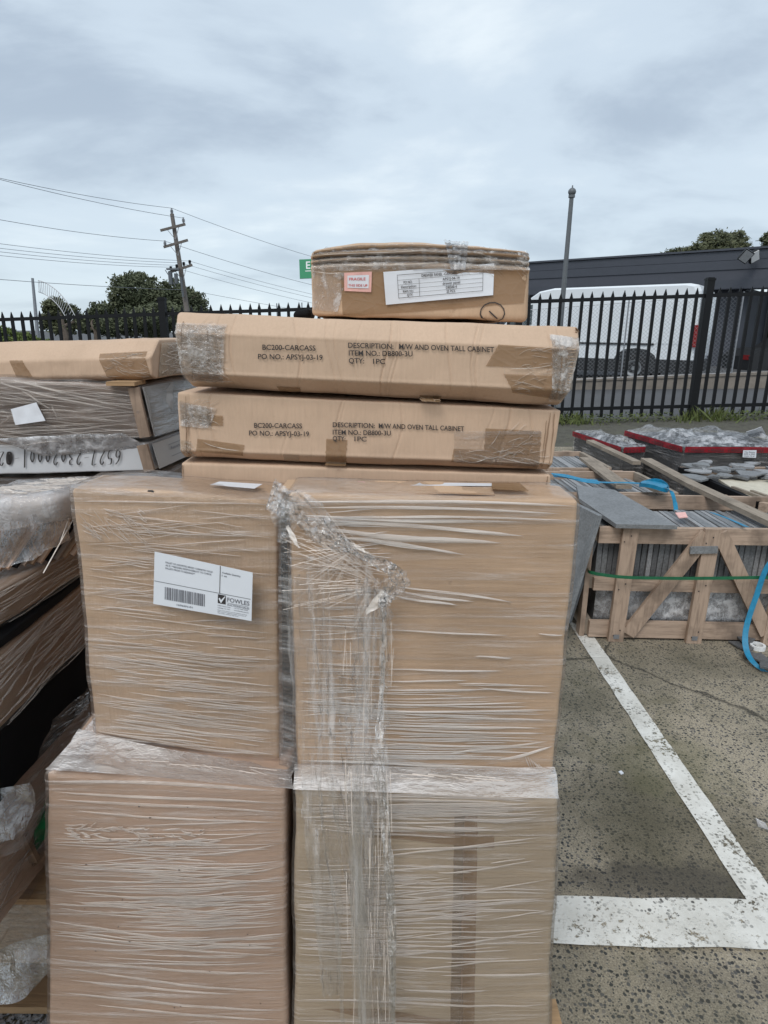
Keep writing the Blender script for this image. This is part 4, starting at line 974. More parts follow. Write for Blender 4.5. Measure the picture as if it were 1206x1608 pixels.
ruffle('film_bunch', [f(530, 845, .93), f(560, 866, .925), f(590, 880, .925), f(615, 893, .92), f(628, 912, .92), f(612, 930, .92), f(600, 950, .92)], (.02, .012, .014, .022, .03, .022, .012), M['film_bunch'], .007, 14, 12, seed=3)
ruffle('film_flap', [f(606, 930, .925), f(592, 945, .922), f(574, 962, .92)], (.016, .018, .003), M['fold_glint_white'], .002, 8, 6, seed=4)
ruffle('film_flap', [f(578, 930, .925), f(568, 955, .922), f(556, 982, .92)], (.008, .010, .002), M['fold_glint_soft'], .002, 8, 6, seed=5)
ruffle('film_flap', [f(451, 825, .93), f(460, 842, .925), f(470, 860, .92)], (.005, .008, .002), M['fold_glint_white'], .002, 8, 6, seed=5)
ruffle('film_flap', [f(550, 852, .93), f(565, 860, .925), f(578, 868, .92)], (.004, .006, .002), M['fold_glint_white'], .002, 8, 6, seed=5)
# broad sheets hanging
ruffle('hanging_sheet', [f(585, 905, .93), f(585, 1000, .925), f(578, 1100, .92), f(576, 1200, .885), f(580, 1300, .87), f(585, 1450, .865), f(588, 1640, .862)], (.05, .06, .065, .07, .07, .06, .055), M['film_vert'], .010, 16, 26, seed=6)
ruffle('hanging_sheet', [f(520, 870, .935), f(530, 1000, .93), f(535, 1100, .925), f(545, 1200, .89), f(560, 1320, .876), f(570, 1450, .872)], (.13, .11, .09, .08, .06, .03), M['film_vert'], .007, 16, 30, seed=7)
ruffle('hanging_sheet', [f(480, 900, .935), f(490, 1050, .93), f(500, 1180, .91), f(505, 1300, .88), f(515, 1420, .875), f(520, 1560, .872)], (.07, .07, .06, .06, .05, .03), M['film_vert'], .006, 16, 20, seed=8)
for i, (xs_, w) in enumerate((((604, 603, 600, 600, 612, 618, 617), .006), ((596, 600, 598, 590, 604, 612, 616), .007), ((560, 572, 576, 570, 566, 556, 575), .008), ((545, 560, 566, 560, 558, 570, 580), .012), ((486, 495, 505, 502, 510, 530, 540), .005), ((575, 582, 572, 568, 560, 562, 566), .016))):
    ruffle('film_cord', [f(x, y, Y-.004*i*.4) for x, y, Y in zip(xs_, (920, 1010, 1100, 1200, 1320, 1450, 1640), (.925, .92, .915, .875, .862, .857, .854))], (w, w*1.3, w, w*1.4, w, w*1.6, w*1.2), M['film_bunch'] if i in (0, 1) else M['film_vert'], .004, 16, 5, seed=20+i)
mb = MB()
for i in range(80):     # tight pale strands fanning to the knot, coloured as sky glints
    y0 = random.uniform(800, 960); x0 = random.uniform(440, 520); tx, ty = random.choice(((620, 905), (560, 860), (600, 920)))
    k_ = random.uniform(.5, 1); a = f(x0, y0, .935); c_ = f(x0+(tx-x0)*k_, y0+(ty-y0)*k_, .932); w = random.uniform(.0003, .0009)
    mb.bar(a, c_, w, .0004, (0, -1, .7))
for i in range(60):
    x = random.uniform(540, 618); y = random.uniform(960, 1560); l = random.uniform(20, 120); Y = .912 if y+l < 1170 else .85
    if y < 1180 < y+l: continue
    mb.bar(f(x, y, Y), f(x+random.uniform(-5, 5), y+l, Y), random.uniform(.0003, .0012), .0004, (0, -1, .2))
obj('film_strand_glints', mb.get(), M['fold'], FB_)

# ---- right tall carton's top: flap, tape and the strip of label seen edge on
b = Quad(oy(452, 757, 1.04), oy(770, 762, 1.04), oy(776, 779, .975), oy(440, 773, .98)); obj('top_flap', b.sheet(.001, .003, 20, 3, .002), M['card'], T_UR)
q = Quad(oy(600, 761, 1.035), oy(772, 763, 1.035), oy(772, 767, 1.015), oy(598, 766, 1.015)); obj('top_label', q.sheet(.004, .0006), M['paper'], T_UR)
q = Quad(oy(532, 760, 1.035), oy(572, 760, 1.035), oy(575, 766, 1.015), oy(533, 766, 1.015)); obj('pink_sticker', q.sheet(.004, .0006), M['pink'], T_UR)
q = Quad(oy(772, 762, 1.035), oy(815, 762, 1.035), oy(830, 775, .98), oy(772, 772, .985)); obj('tape', q.sheet(.004, .0006), M['tape'], T_UR)
q = Quad(oy(345, 760, 1.06), oy(412, 764, 1.06), oy(400, 771, 1.03), oy(330, 765, 1.04)); obj('top_label', q.sheet(.004, .0006), M['paper'], T_UL)

# ---- flat cartons stacked behind: A (upper), B (middle), C (lowest), on a big carton
GF = 'flat cartons stacked in the middle of the pallet'
crA = [(random.random(), random.uniform(.0010, .0024), random.uniform(.0014, .0024)) for _ in range(17)]
crB = [(random.random(), random.uniform(.0008, .0022), random.uniform(.0014, .0024)) for _ in range(15)]
CC = pxcarton((284, 726), (866, 745), (866, 840), (284, 820), 1.105, (0, .85, 0), r=.005, dent=.0025, creases=crB[:8], seed=11)
CB = pxcarton((278, 616), (882, 644), (866, 742), (283, 722), 1.10, (0, .86, 0), r=.004, dent=.0016, creases=crB, seed=12, prof=((0, .022), (.13, .001), (.15, -.0015), (.18, .0), (1, 0)))
CA = pxcarton((270, 490), (917, 514), (890, 641), (290, 612), 1.075, (0, .88, 0), r=.005, dent=.0019, creases=crA, seed=13, prof=((0, .045), (.21, .001), (.225, -.0015), (.25, .0), (.72, 0), (.74, -.001), (1, .030)))
ta = carton_thing(CA, 'flat_carton', 'flat carton with black lettering, topmost of the long flat boxes and the widest', M['card_pink'], 'carton', GF, nu=420, nv=44, nw=10)
tb = carton_thing(CB, 'flat_carton', 'flat carton with black lettering directly beneath the widest flat box', M['card_pink'], 'carton', GF, nu=380, nv=36, nw=10)
tcn = carton_thing(CC, 'flat_carton', 'flat carton without lettering, only its upper edge showing above the tall cartons', M['card_pink'], 'carton', GF, nu=120, nv=12, nw=10)
big = Carton(V(-.36, 1.11, CC.c[3].z-.002), V(.30, 1.11, CC.c[2].z-.008), V(.30, 1.53, .142), V(-.36, 1.53, .142), (0, .4, 0), r=.006)
big.c = [V(-.37, 1.545, CC.c[3].z-.004), V(.31, 1.545, CC.c[2].z-.004), V(.31, 1.545, .142), V(-.37, 1.545, .142)]
tbig = carton_thing(big, 'carton', 'large plain carton at the back of the pallet carrying the flat boxes', M['card'], nu=20, nv=16)
big2 = Carton(V(-.37, 1.112, CC.c[3].z-.004), V(.31, 1.112, CC.c[2].z-.004), V(.31, 1.112, zt_l+.004), V(-.37, 1.112, zt_l+.004), (0, .42, 0), r=.006)
obj('upper_body', big2.mesh(20, 16, 6), M['card'], tbig, True)
def textobj(c, parent, rows):
    mb = MB()
    for r_ in rows: mb.add(c.text(*r_))
    obj('printed_lettering', mb.get(), M['ink'], parent)
textobj(CA, ta, [('BC200-CARCASS', 412, 548, 495, 549.5, 8), ('PO NO.: APSYJ-03-19', 405, 562.5, 506, 564, 8), ('DESCRIPTION:', 546, 545, 617, 547, 8), ('M/W AND OVEN TALL CABINET', 626, 547, 775, 552, 8), ('ITEM NO.: DB800-3U', 547, 557, 647, 558.5, 8), ('QTY:', 547, 569, 571, 569.5, 8), ('1PC', 585, 570, 604, 570.5, 8)])
textobj(CB, tb, [('BC200-CARCASS', 399, 670.5, 474, 671.5, 7.6), ('PO NO.: APSYJ-03-19', 391, 682.5, 485, 684, 7.6), ('DESCRIPTION:', 522, 669.5, 588, 671, 7.4), ('M/W AND OVEN TALL CABINET', 594, 671, 728, 676, 7.4), ('ITEM NO.: DB800-3U', 522, 681, 613, 682.5, 7.4), ('QTY:', 522, 691, 542, 691.5, 7.4), ('1PC', 556, 691.5, 575, 692, 7.4)])
# tape patches
def patches(c, parent, lst, wob=.0012):
    for mat, pts in lst: obj('tape', c.patch(pts, .0012, 18, 12, wob), M[mat], parent, True)
patches(CA, ta, [('tape_clear', ((272, 508), (352, 512), (345, 600), (284, 598))), ('tape', ((300, 560), (345, 566), (345, 596), (302, 594))), ('tape', ((782, 541), (905, 548), (898, 578), (762, 574))), ('tape', ((790, 586), (890, 590), (880, 628), (806, 616))), ('tape_clear', ((868, 525), (912, 530), (890, 630), (868, 628))), ('tape', ((430, 607), (468, 609), (466, 620), (434, 618))), ('tape', ((660, 622), (696, 624), (690, 633), (658, 631)))])
patches(CB, tb, [('tape_clear', ((282, 628), (330, 640), (330, 668), (284, 660))), ('tape', ((312, 650), (350, 652), (350, 668), (312, 666))), ('tape', ((310, 688), (384, 698), (380, 716), (308, 708))), ('tape', ((512, 688), (545, 690), (542, 733), (510, 731))), ('tape', ((762, 672), (850, 676), (846, 738), (758, 728))), ('tape', ((712, 704), (762, 706), (758, 730), (708, 725))), ('tape_clear', ((445, 712), (470, 713), (468, 728), (443, 727))), ('tape_clear', ((282, 690), (300, 692), (300, 722), (284, 720)))])
obj('film_band', CA.patch([(274, 508), (354, 510), (350, 598), (286, 600)], .002, 40, 40, .006), M['film_bunch'], ta, True); obj('film_band', CA.patch([(866, 526), (912, 532), (890, 632), (866, 630)], .002, 24, 30, .004), M['film_bunch'], ta, True)
obj('film_band', CB.patch([(280, 630), (340, 640), (330, 672), (284, 668)], .002, 30, 20, .004), M['film_bunch'], tb, True); obj('film_band', CB.patch([(712, 676), (850, 676), (846, 734), (712, 726)], .002, 50, 24, .003), M['film'], tb, True)
mb = MB(); crinkles(CA, mb, 276, 512, 330, 590, 110, (10, 40), (.7, 2.2), (-.9, .9)); crinkles(CA, mb, 800, 545, 880, 620, 60, (8, 36), (.7, 1.8)); crinkles(CA, mb, 868, 528, 888, 560, 26, (6, 16), (1, 3), (.9, 1.8))
for x0, y0, x1, y1 in ((300, 596, 360, 600), (326, 560, 360, 596), (790, 572, 795, 600), (800, 578, 870, 570), (872, 560, 868, 625), (320, 512, 352, 514)): CA.fold(mb, x0, y0, x1, y1, 2.5, .002, .002, 8, 3)
obj('tape_crinkle_glints', mb.get(), M['crink'], ta, True)
mb = MB(); crinkles(CB, mb, 286, 632, 332, 668, 40, (6, 24), (.7, 2)); crinkles(CB, mb, 764, 676, 840, 726, 46, (8, 34), (.7, 1.8), (-1.2, .7)); crinkles(CB, mb, 282, 690, 300, 716, 30, (5, 16), (.7, 1.6), (.2, 1.2)); crinkles(CB, mb, 712, 708, 850, 720, 16, (20, 60), (1, 2), (-.3, .3))
for x0, y0, x1, y1 in ((318, 692, 376, 707), (730, 726, 770, 715), (770, 712, 846, 728), (768, 700, 786, 672), (720, 704, 730, 728)): CB.fold(mb, x0, y0, x1, y1, 2.4, .002, .002, 8, 4)
obj('tape_crinkle_glints', mb.get(), M['crink'], tb, True)
# end creases (dark folded seams near the right and left ends)
for c, par, lns in ((CA, ta, (((889, 545), (884, 628), 1.8), ((284, 505), (287, 600), 1.4), ((325, 520), (330, 596), 1.2))), (CB, tb, (((864, 648), (852, 734), 2.2), ((871, 650), (862, 735), 1.6), ((858, 660), (850, 730), 1.2), ((292, 622), (293, 718), 1.6), ((297, 655), (295, 718), 1.6))), (CC, tcn, (((287, 730), (288, 770), 1.4), ((860, 748), (858, 760), 2),))):
    mb = MB()
    for (x0, y0), (x1, y1), w in lns:
        n0 = len(mb.v); k = 16
        for i in range(k+1):
            t_ = i/k; wob_ = 1.0*noise.noise(V(t_*6, x0, 0)); x = x0+(x1-x0)*t_+wob_; y = y0+(y1-y0)*t_; ww = w*(.3+.7*abs(math.sin(3*t_+x0)))
            mb.v += [c.P(x-ww/2, y, .0018), c.P(x+ww/2, y, .0018)]
        for i in range(k): a = n0+2*i; mb.f.append((a, a+1, a+3, a+2))
    obj('end_crease', mb.get(), M['card_dark'], par, kind='stuff')
# torn ends
b = MB(); tr_ = CA.S(.995, .96)
for i in range(6): b.bar(tr_+V(-.003+i*.001, -.004, .004-i*.006), tr_+V(.004, .004+i*.002, -.002-i*.006), .003, .0015)
obj('torn_edge', b.get(), M['card_dark'], ta)
mb = MB()
for i in range(15):        # crushed flutes on the right end of A, behind the seam
    y = 548+i*5.3; CA.fold(mb, 890, y, 908-i*.9, y+random.uniform(-2, 2), 2.6, .002, .001, 5)
obj('end_flutes', mb.get(), M['card'], ta, True)

# ---- topmost carton D
zA = (CA.c[0].z+CA.c[1].z)/2
CD = pxcarton((487, 392), (835, 393), (828, 520), (488, 506), 1.20, (0, .42, 0), r=.010, dent=.004, seed=21, topbulge=.012, prof=((0, 0), (.68, 0), (.73, -.003), (.78, .009), (.82, .0), (.86, .010), (.89, -.002), (.93, .008), (.96, .001), (1, .014)), creases=[(random.random(), .0015, .002) for _ in range(6)])
CD.c[2].z = zA+.001+.000; CD.c[3].z = zA+.006; CD.px = tuple(CD.px[:2])+((828, 516), (488, 506))
def topx(p): 
    r_ = p-EYEP; d = r_.dot(FW); return (CX+F_PX*r_.dot(RR)/d, CY-F_PX*r_.dot(UU)/d)
for c_ in (CA, CB, CC, CD, CLL, CLR, CUL, CUR): c_.px = tuple(topx(p) for p in c_.c)
td = carton_thing(CD, 'carton', 'small carton on the very top, white printed label and circled pen mark', M['card'], 'carton', nu=110, nv=70, nw=10)
obj('film_band', CD.patch([(488, 396), (834, 396), (832, 424), (489, 428)], .002, 70, 14, .006), M['film_bunch'], td, True); obj('film_band', CD.patch([(696, 384), (736, 384), (730, 426), (706, 424)], .004, 16, 16, .007), M['film_crumple'], td, True)
obj('film_band', CD.patch([(488, 428), (545, 430), (530, 490), (488, 486)], .001, 20, 20, .002), M['film_bunch'], td, True)
LD = Quad(CD.P(602, 430, .004), CD.P(776, 420, .004), CD.P(774, 463, .004), CD.P(606, 478, .004))
lb = obj('white_label', LD.sheet(0, .0005, 14, 5, .0012), M['paper'], td)
mb = MB()
for (u0, v0, u1, v1) in ((.12, .865, .90, .878), (.12, .165, .90, .178), (.12, .71, .90, .718), (.12, .565, .90, .573), (.12, .43, .90, .438), (.12, .30, .90, .308), (.12, .165, .123, .878), (.897, .165, .90, .878), (.315, .165, .318, .715)): mb.add(LD.rect(u0, v0, u1, v1, .0025))
for (t_, u0, v0, w, h) in (('DREWER PANEL -CARCASS', .34, .755, .32, .085), ('PO NO.', .175, .60, .08, .075), ('Description:', .15, .465, .14, .075), ('Item no.:', .165, .335, .10, .075), ('QTY:', .20, .205, .055, .075), ('APSYJ-04-19', .53, .60, .155, .08), ('drawer panel', .53, .465, .16, .08), ('DB500-4', .56, .335, .10, .08), ('25 PCS', .565, .205, .08, .08)):
    mb.add(LD.text(t_, u0, v0, w, h, .0025))
obj('print', mb.get(), M['ink'], lb)
PS = Quad(CD.P(541, 430, .003), CD.P(584, 429, .003), CD.P(583, 458, .003), CD.P(541, 456, .003)); ps = obj('pink_sticker', PS.sheet(0, .0005, 4, 3, .001), M['pink'], td)
obj('sticker_paper', PS.rect(.12, .18, .90, .84, .0014), M['paper'], ps)
mb = MB(); mb.add(PS.text('FRAGILE', .18, .58, .6, .14, .002)); mb.add(PS.text('THIS SIDE UP', .15, .26, .7, .12, .002)); obj('print', mb.get(), M['red_print'], ps)
patches(CD, td, [('tape', ((535, 430), (830, 425), (822, 475), (538, 498))), ('tape', ((490, 395), (834, 394), (832, 408), (490, 410))), ('tape_clear', ((488, 398), (836, 400), (832, 424), (490, 428)))], .0008)
mb = MB(); crinkles(CD, mb, 490, 402, 720, 426, 60, (14, 70), (.8, 2.4), (-.2, .2)); crinkles(CD, mb, 700, 385, 730, 425, 60, (6, 22), (1, 2.6), (.4, 1.9)); crinkles(CD, mb, 740, 400, 822, 430, 36, (10, 40), (.8, 2.2), (-.1, .9))
for x0, y0, x1, y1 in ((488, 414, 600, 420), (600, 422, 720, 412), (740, 402, 800, 406), (800, 406, 830, 430), (500, 404, 700, 400), (488, 426, 540, 428)): CD.fold(mb, x0, y0, x1, y1, 3, .002, .003, 8, 3)
obj('tape_crinkle_glints', mb.get(), M['crink'], td, True)
def marker(mb, mapf, pts, w, closed=False):
    n = len(pts); n0 = len(mb.v)
    for i, (x, y) in enumerate(pts):
        a, c_ = pts[max(i-1, 0)], pts[min(i+1, n-1)]; dx, dy = c_[0]-a[0], c_[1]-a[1]; L_ = math.hypot(dx, dy) or 1; nx_, ny_ = -dy/L_*w/2, dx/L_*w/2
        mb.v += [mapf(x+nx_, y+ny_), mapf(x-nx_, y-ny_)]
    for i in range(n-1): a = n0+2*i; mb.f.append((a, a+1, a+3, a+2))
mb = MB(); mp_ = lambda x, y: CD.P(x, y, .0022)
marker(mb, mp_, [(773+19*math.cos(a/14*6.6+2.6), 492+17*math.sin(a/14*6.6+2.6)-.15*a) for a in range(15)], 1.7); marker(mb, mp_, [(768, 488), (775, 495), (781, 500)], 2.0)
obj('pen_mark', mb.get(), M['ink'], td)

# ================================================================== LEFT: REAR PALLET
YL = 1.75
bk = (.10, .9, 0)
CR = pxcarton((-70, 541), (234, 532), (241, 597), (-70, 604), YL, bk, r=.008, dent=.006, seed=31, prof=((0, .02), (.12, 0), (.55, 0), (1, .06)), creases=[(random.random(), .0015, .0015) for _ in range(10)])
PK = pxcarton((-70, 592), (216, 604), (236, 690), (-70, 702), YL-.02, bk, r=.010, dent=.010, seed=32, bulge=.01)
WB = pxcarton((-70, 700), (228, 696), (240, 739), (-70, 746), YL-.02, bk, r=.004, dent=.003, seed=33)
tcr = carton_thing(CR, 'flat_carton', 'long tan flat carton lying on the wrapped panels at the far left', M['card_pink'], 'carton', None, nu=120, nv=16)
M['panel_grey'] = plain('laminate_panel_taupe', (.24, .18, .145), .4, var=.3, scale=5)
M['panel_white'] = plain('laminate_panel_white', (.60, .61, .63), .4, var=.05, scale=4)
tpk = carton_thing(PK, 'panel_pack', 'pack of taupe panels in shiny clear film beneath the long tan carton', M['panel_grey'], 'panels', None, nu=50, nv=14)
twb = carton_thing(WB, 'white_carton', 'long white carton with upside-down handwritten numbers in black pen', M['panel_white'], 'carton', None, nu=50, nv=8)
for c_ in (CR, PK, WB): c_.px = tuple(topx(p) for p in c_.c)
patches(CR, tcr, [('tape', ((15, 566), (36, 566), (52, 592), (28, 592))), ('tape', ((152, 556), (226, 552), (238, 596), (170, 594)))])
mb = MB(); crinkles(CR, mb, 154, 554, 226, 590, 60, (8, 30), (1, 2.2)); obj('tape_crinkle_glints', mb.get(), M['crink'], tcr, True)
def onside(c, v0, v1, w0, w1, off=.003):      # quad on the right end of a carton
    return [c.F(1, v1, w0)+V(off, 0, 0), c.F(1, v1, w1)+V(off, 0, 0), c.F(1, v0, w1)+V(off, 0, 0), c.F(1, v0, w0)+V(off, 0, 0)]
q = Quad(*onside(CR, .05, .9, .02, .8)); obj('tape', q.sheet(0, .0005, 10, 6, .003), M['tape_clear'], tcr, True)
mb = MB()
for i in range(60):
    u_, v_ = random.random()*.5, random.random(); mb.bar(q(u_, v_, .004), q(min(1, u_+random.uniform(.05, .2)), min(1, max(0, v_+random.uniform(-.2, .2))), .004), .002, .0008, (1, 0, 0))
obj('tape_crinkle_glints', mb.get(), M['crink'], tcr)
def ripL(c, amp):
    def g_(p, u, v, w): return p-c.uy*amp*(noise.noise(V(p.x*3, p.y*3, p.z*40))+.5)*(1-w)+V(amp*.7*noise.noise(V(p.x*3, p.y*4, p.z*40)), 0, 0)*u
    return g_
obj('stretch_film', PK.mesh(60, 40, 8, off=.008, faces='ftrl', f2=ripL(PK, .012)), M['film_b'], tpk, True)
mb = MB()
for i in range(130):
    x = random.uniform(-60, 150); y = random.uniform(598, 692); l = random.uniform(40, 150); tgt = random.choice(((y-650)*-.25, 18, 8, -6)); x1 = min(232, x+l)
    PK.fold(mb, x, y, x1, min(700, max(594, y+tgt*(x1-x)/100)), random.uniform(1.2, 4.5), .006, .012, 8, random.uniform(-4, 4))
for x0, y0, x1, y1, w in ((-20, 588, 225, 642, 8), (-20, 594, 220, 650, 7), (40, 610, 90, 640, 4), (90, 632, 100, 658, 3), (-20, 640, 30, 648, 6), (0, 675, 30, 645, 8), (80, 690, 235, 682, 8), (0, 698, 120, 690, 6), (100, 652, 200, 660, 4)):
    PK.fold(mb, x0, y0, x1, y1, w, .008, .014, 10)
obj('film_pleat_glints', mb.get(), M['fold_glint_soft'], tpk, True)
q = Quad(PK.P(28, 640, .022), PK.P(70, 630, .022), PK.P(81, 656, .022), PK.P(36, 664, .022)); obj('packing_note', q.sheet(0, .001, 8, 6, .004), M['paper'], tpk)
q = Quad(PK.P(10, 682, .03), PK.P(196, 676, .03), PK.P(235, 692, .03), PK.P(70, 702, .03)); obj('film_overhang', q.sheet(0, .001, 20, 5, .006), M['film_crumple'], tpk, True)
# pale side panels and raw board strips at the right-hand corner
for c_, par in ((PK, tpk), (WB, twb)):
    q = Quad(*onside(c_, .04, .96, .012, .98, .014)); obj('end_panel', q.sheet(0, .002), plain('laminate_end_grey', (.44, .43, .42), .4, var=.1, scale=4), par)
    b = MB(); p_ = c_.F(1, .02, 0)+V(-.002, -.014, 0); r_ = c_.F(1, .98, 0)+V(-.002, -.014, 0); b.bar(p_, r_, .028, .012, (0, 1, 0)); obj('edge_strip', b.get(), M['wood_z'], par)
q = Quad(*onside(PK, .02, .98, .0, .8, .022)); obj('side_film', q.sheet(0, .0005, 20, 8, .008), M['film_b'], tpk, True)
b = MB(); b.box(onY(198, 601, YL-.01), (.075, .08, .010)); tag(obj('board_offcut', b.get(), M['wood_pal']), 'small raw wood offcut under the end of the long tan carton', 'offcut')
HQ = Quad(WB.P(-6, 704, .004), WB.P(192, 702, .004), WB.P(190, 735, .004), WB.P(-6, 737, .004))
GL = {'6': [[(.75, .95), (.35, .7), (.15, .3), (.35, .03), (.7, .1), (.75, .4), (.45, .5), (.2, .35)]], '5': [[(.8, .95), (.3, .92), (.25, .55), (.6, .6), (.8, .35), (.6, .05), (.2, .08)]],
      '2': [[(.2, .75), (.45, .97), (.75, .8), (.65, .5), (.2, .05), (.85, .08)]], '7': [[(.15, .9), (.8, .95), (.5, .0)]], '-': [[(.15, .45), (.85, .5)]],
      '3': [[(.2, .9), (.6, .95), (.7, .7), (.4, .55), (.75, .35), (.6, .05), (.2, .1)]], '0': [[(.5, .75), (.25, .5), (.35, .08), (.65, .1), (.75, .5), (.5, .75)]], '1': [[(.5, 1.1), (.5, -.1)]],
      '@': [[(.5, .9), (.2, .6), (.25, .15), (.6, .05), (.8, .4), (.7, .8), (.4, .85), (.3, .5), (.5, .2), (.65, .5), (.45, .7), (.5, .4)]]}
mb = MB(); s_ = '6527-23020001-@2'; cw = 1/16.3
for i, ch in enumerate(s_):
    for st in GL[ch]:
        pts = [(p.x, p.y) for p in spline([V(i*cw+(.02+x*.85)*cw, .12+y*.72, 0) for x, y in st], 4)]
        marker(mb, lambda x, y: HQ(1-x, 1-y, .001), [(x, y) for x, y in pts], .010 if ch != '@' else .02)
obj('handwriting', mb.get(), M['ink'], twb)
mb = MB(); q = Quad(*onside(WB, .3, .75, .10, .22, .018)); mb.add(q.text('Assorted', .05, .55, .8, .25, .001)); mb.add(q.rect(0, 0, 1, .04, .001)); mb.add(q.rect(0, .96, 1, 1, .001)); obj('printed_mark', mb.get(), M['paper_grey'], twb)
# what carries it: shrouded stack and pallet
zb = min(WB.c[2].z, WB.c[3].z)
SB = Carton(V(-1.35, YL+.02, zb-.01), V(-.66, YL+.02, zb-.01), V(-.66, YL+.02, .14), V(-1.35, YL+.02, .14), (.10, .85, 0), r=.01, dent=.008, seed=35)
tsb = carton_thing(SB, 'panel_stack', 'dark stack of panels beneath the white handwritten carton at far left', M['panel_grey'], 'panels', None, nu=20, nv=24)
for c_ in (SB,): c_.px = tuple(topx(p) for p in c_.c)
obj('stretch_film', SB.mesh(20, 40, 6, off=.006, faces='ftr', f2=ripL(SB, .008)), M['film_left'], tsb, True)
pl2 = thing('pallet', 'timber pallet under the far left stack of panels', 'pallet', (-1.0, 2.2, 0))
for i in range(6): b = MB(); b.box((-1.0, 1.82+i*.155, .125), (.8, .11, .02)); obj('deck_board', b.get(), M['wood_pal'], pl2)
for x in (-1.35, -1.0, -.68): b = MB(); b.box((x, 2.2, .058), (.09, .9, .11)); obj('bearer', b.get(), M['wood_pal'], pl2)

# ================================================================== LEFT: NEAR STACK
def side_slab(name, label, cat, ne, fe, zt, zb_, mat, width=.75, ext=(.35, .25), r=.006, dent=.003, nu=8, seed=40, slope=0):
    """layer whose long right side runs away from the camera; ne, fe = near and far pixels of its upper right edge at height zt"""
    a, c_ = onZ(*ne, zt), onZ(*fe, zt); d = (c_-a).normalized(); n_ = (a-d*ext[0]); f_ = (c_+d*ext[1]); lf = V(-d.y, d.x, 0)
    if lf.x > 0: lf = -lf
    L_ = (f_-n_).length
    c = Carton(n_+lf*width, n_, V(n_.x, n_.y, zb_), V((n_+lf*width).x, (n_+lf*width).y, zb_), d*L_, r=r, dent=dent, seed=seed)
    t_ = carton_thing(c, name, label, mat, cat, None, nu=nu, nv=8, nw=40); return c, t_
z1 = 1.04
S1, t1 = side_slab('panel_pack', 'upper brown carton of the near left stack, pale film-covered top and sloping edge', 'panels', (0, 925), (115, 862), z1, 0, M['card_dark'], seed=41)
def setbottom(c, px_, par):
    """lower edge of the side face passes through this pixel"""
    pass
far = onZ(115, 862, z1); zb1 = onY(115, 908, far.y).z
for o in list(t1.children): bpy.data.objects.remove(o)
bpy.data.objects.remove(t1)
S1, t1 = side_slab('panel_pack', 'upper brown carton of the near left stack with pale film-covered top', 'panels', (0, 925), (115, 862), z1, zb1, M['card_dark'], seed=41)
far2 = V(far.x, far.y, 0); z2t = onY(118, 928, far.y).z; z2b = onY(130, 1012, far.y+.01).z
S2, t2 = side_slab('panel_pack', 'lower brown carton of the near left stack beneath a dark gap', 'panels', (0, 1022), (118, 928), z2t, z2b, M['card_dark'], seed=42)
zmid_b = zb1-.004; 
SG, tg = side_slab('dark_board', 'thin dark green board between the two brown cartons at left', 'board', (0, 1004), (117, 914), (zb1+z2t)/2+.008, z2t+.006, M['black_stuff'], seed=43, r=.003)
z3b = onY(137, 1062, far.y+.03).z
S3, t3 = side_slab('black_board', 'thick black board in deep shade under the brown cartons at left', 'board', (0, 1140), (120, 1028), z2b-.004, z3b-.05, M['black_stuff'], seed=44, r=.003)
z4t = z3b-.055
S4, t4 = side_slab('wrapped_carton', 'low brown carton under sagging clear film in the near left stack', 'carton', (-10, 1235), (137, 1092), z4t, .372, M['card_low'], seed=45, dent=.008)
def sidefilm(c, par, mat='film_left', n=60, w=(1, 4), mt='fold_glint_soft', amp=.006):
    def g_(p, u, v, w_): return p+V(amp*(noise.noise(V(p.x*4, p.y*5, p.z*60))+.7), 0, amp*.4*noise.noise(p*30))*u
    obj('stretch_film', c.mesh(6, 20, 50, off=.004, faces='ftr', f2=g_), M[mat], par, True)
    mb = MB()
    for i in range(n):
        v_ = random.random(); w0 = random.uniform(.25, .8); w1 = min(.99, w0+random.uniform(.08, .3)); v1 = min(.98, max(.02, v_+random.uniform(-.15, .25)))
        P_ = [c.F(1, v_+(v1-v_)*k/6, w0+(w1-w0)*k/6)+V(.008+.003*math.sin(k), 0, 0) for k in range(7)]; ww = random.uniform(*w)*.0005
        n0 = len(mb.v)
        for k, p in enumerate(P_):
            q = ww*math.sin(math.pi*k/6)**.5; mb.v += [p+V(0, 0, q/2), p+V(.003, 0, 0), p-V(0, 0, q/2)]
        for k in range(6): a = n0+3*k; mb.f += [(a, a+1, a+4, a+3), (a+1, a+2, a+5, a+4)]
    obj('film_pleat_glints', mb.get(), M[mt], par, True)
sidefilm(S1, t1, n=55, w=(.8, 2.4)); sidefilm(S2, t2, n=80, w=(.8, 2.8)); sidefilm(S4, t4, n=40, w=(.8, 3), amp=.015)
# slack film over the lower carton
def sag(name, pts, mat, par, amp=.012, fr=22): return crumple_sheet(name, pts, mat, par, amp, fr)
sag('slack_film', [[onY(-15, 1215, 1.0), onY(60, 1150, 1.12), onY(137, 1080, 1.27)], [onY(-15, 1300, .97), onY(50, 1240, 1.06), onY(140, 1150, 1.2)], [onY(-15, 1350, .95), onY(40, 1330, 1.0), onY(80, 1260, 1.08)]], M['film_left'], t4)
sag('hanging_film', [[onY(-10, 1240, .98), onY(20, 1235, .99), onY(48, 1230, 1.0)], [onY(-10, 1280, .97), onY(22, 1290, .975), onY(58, 1270, 1.0)], [onY(-10, 1325, .96), onY(20, 1318, .965), onY(30, 1322, .98)]], M['film_crumple'], t4, .008)
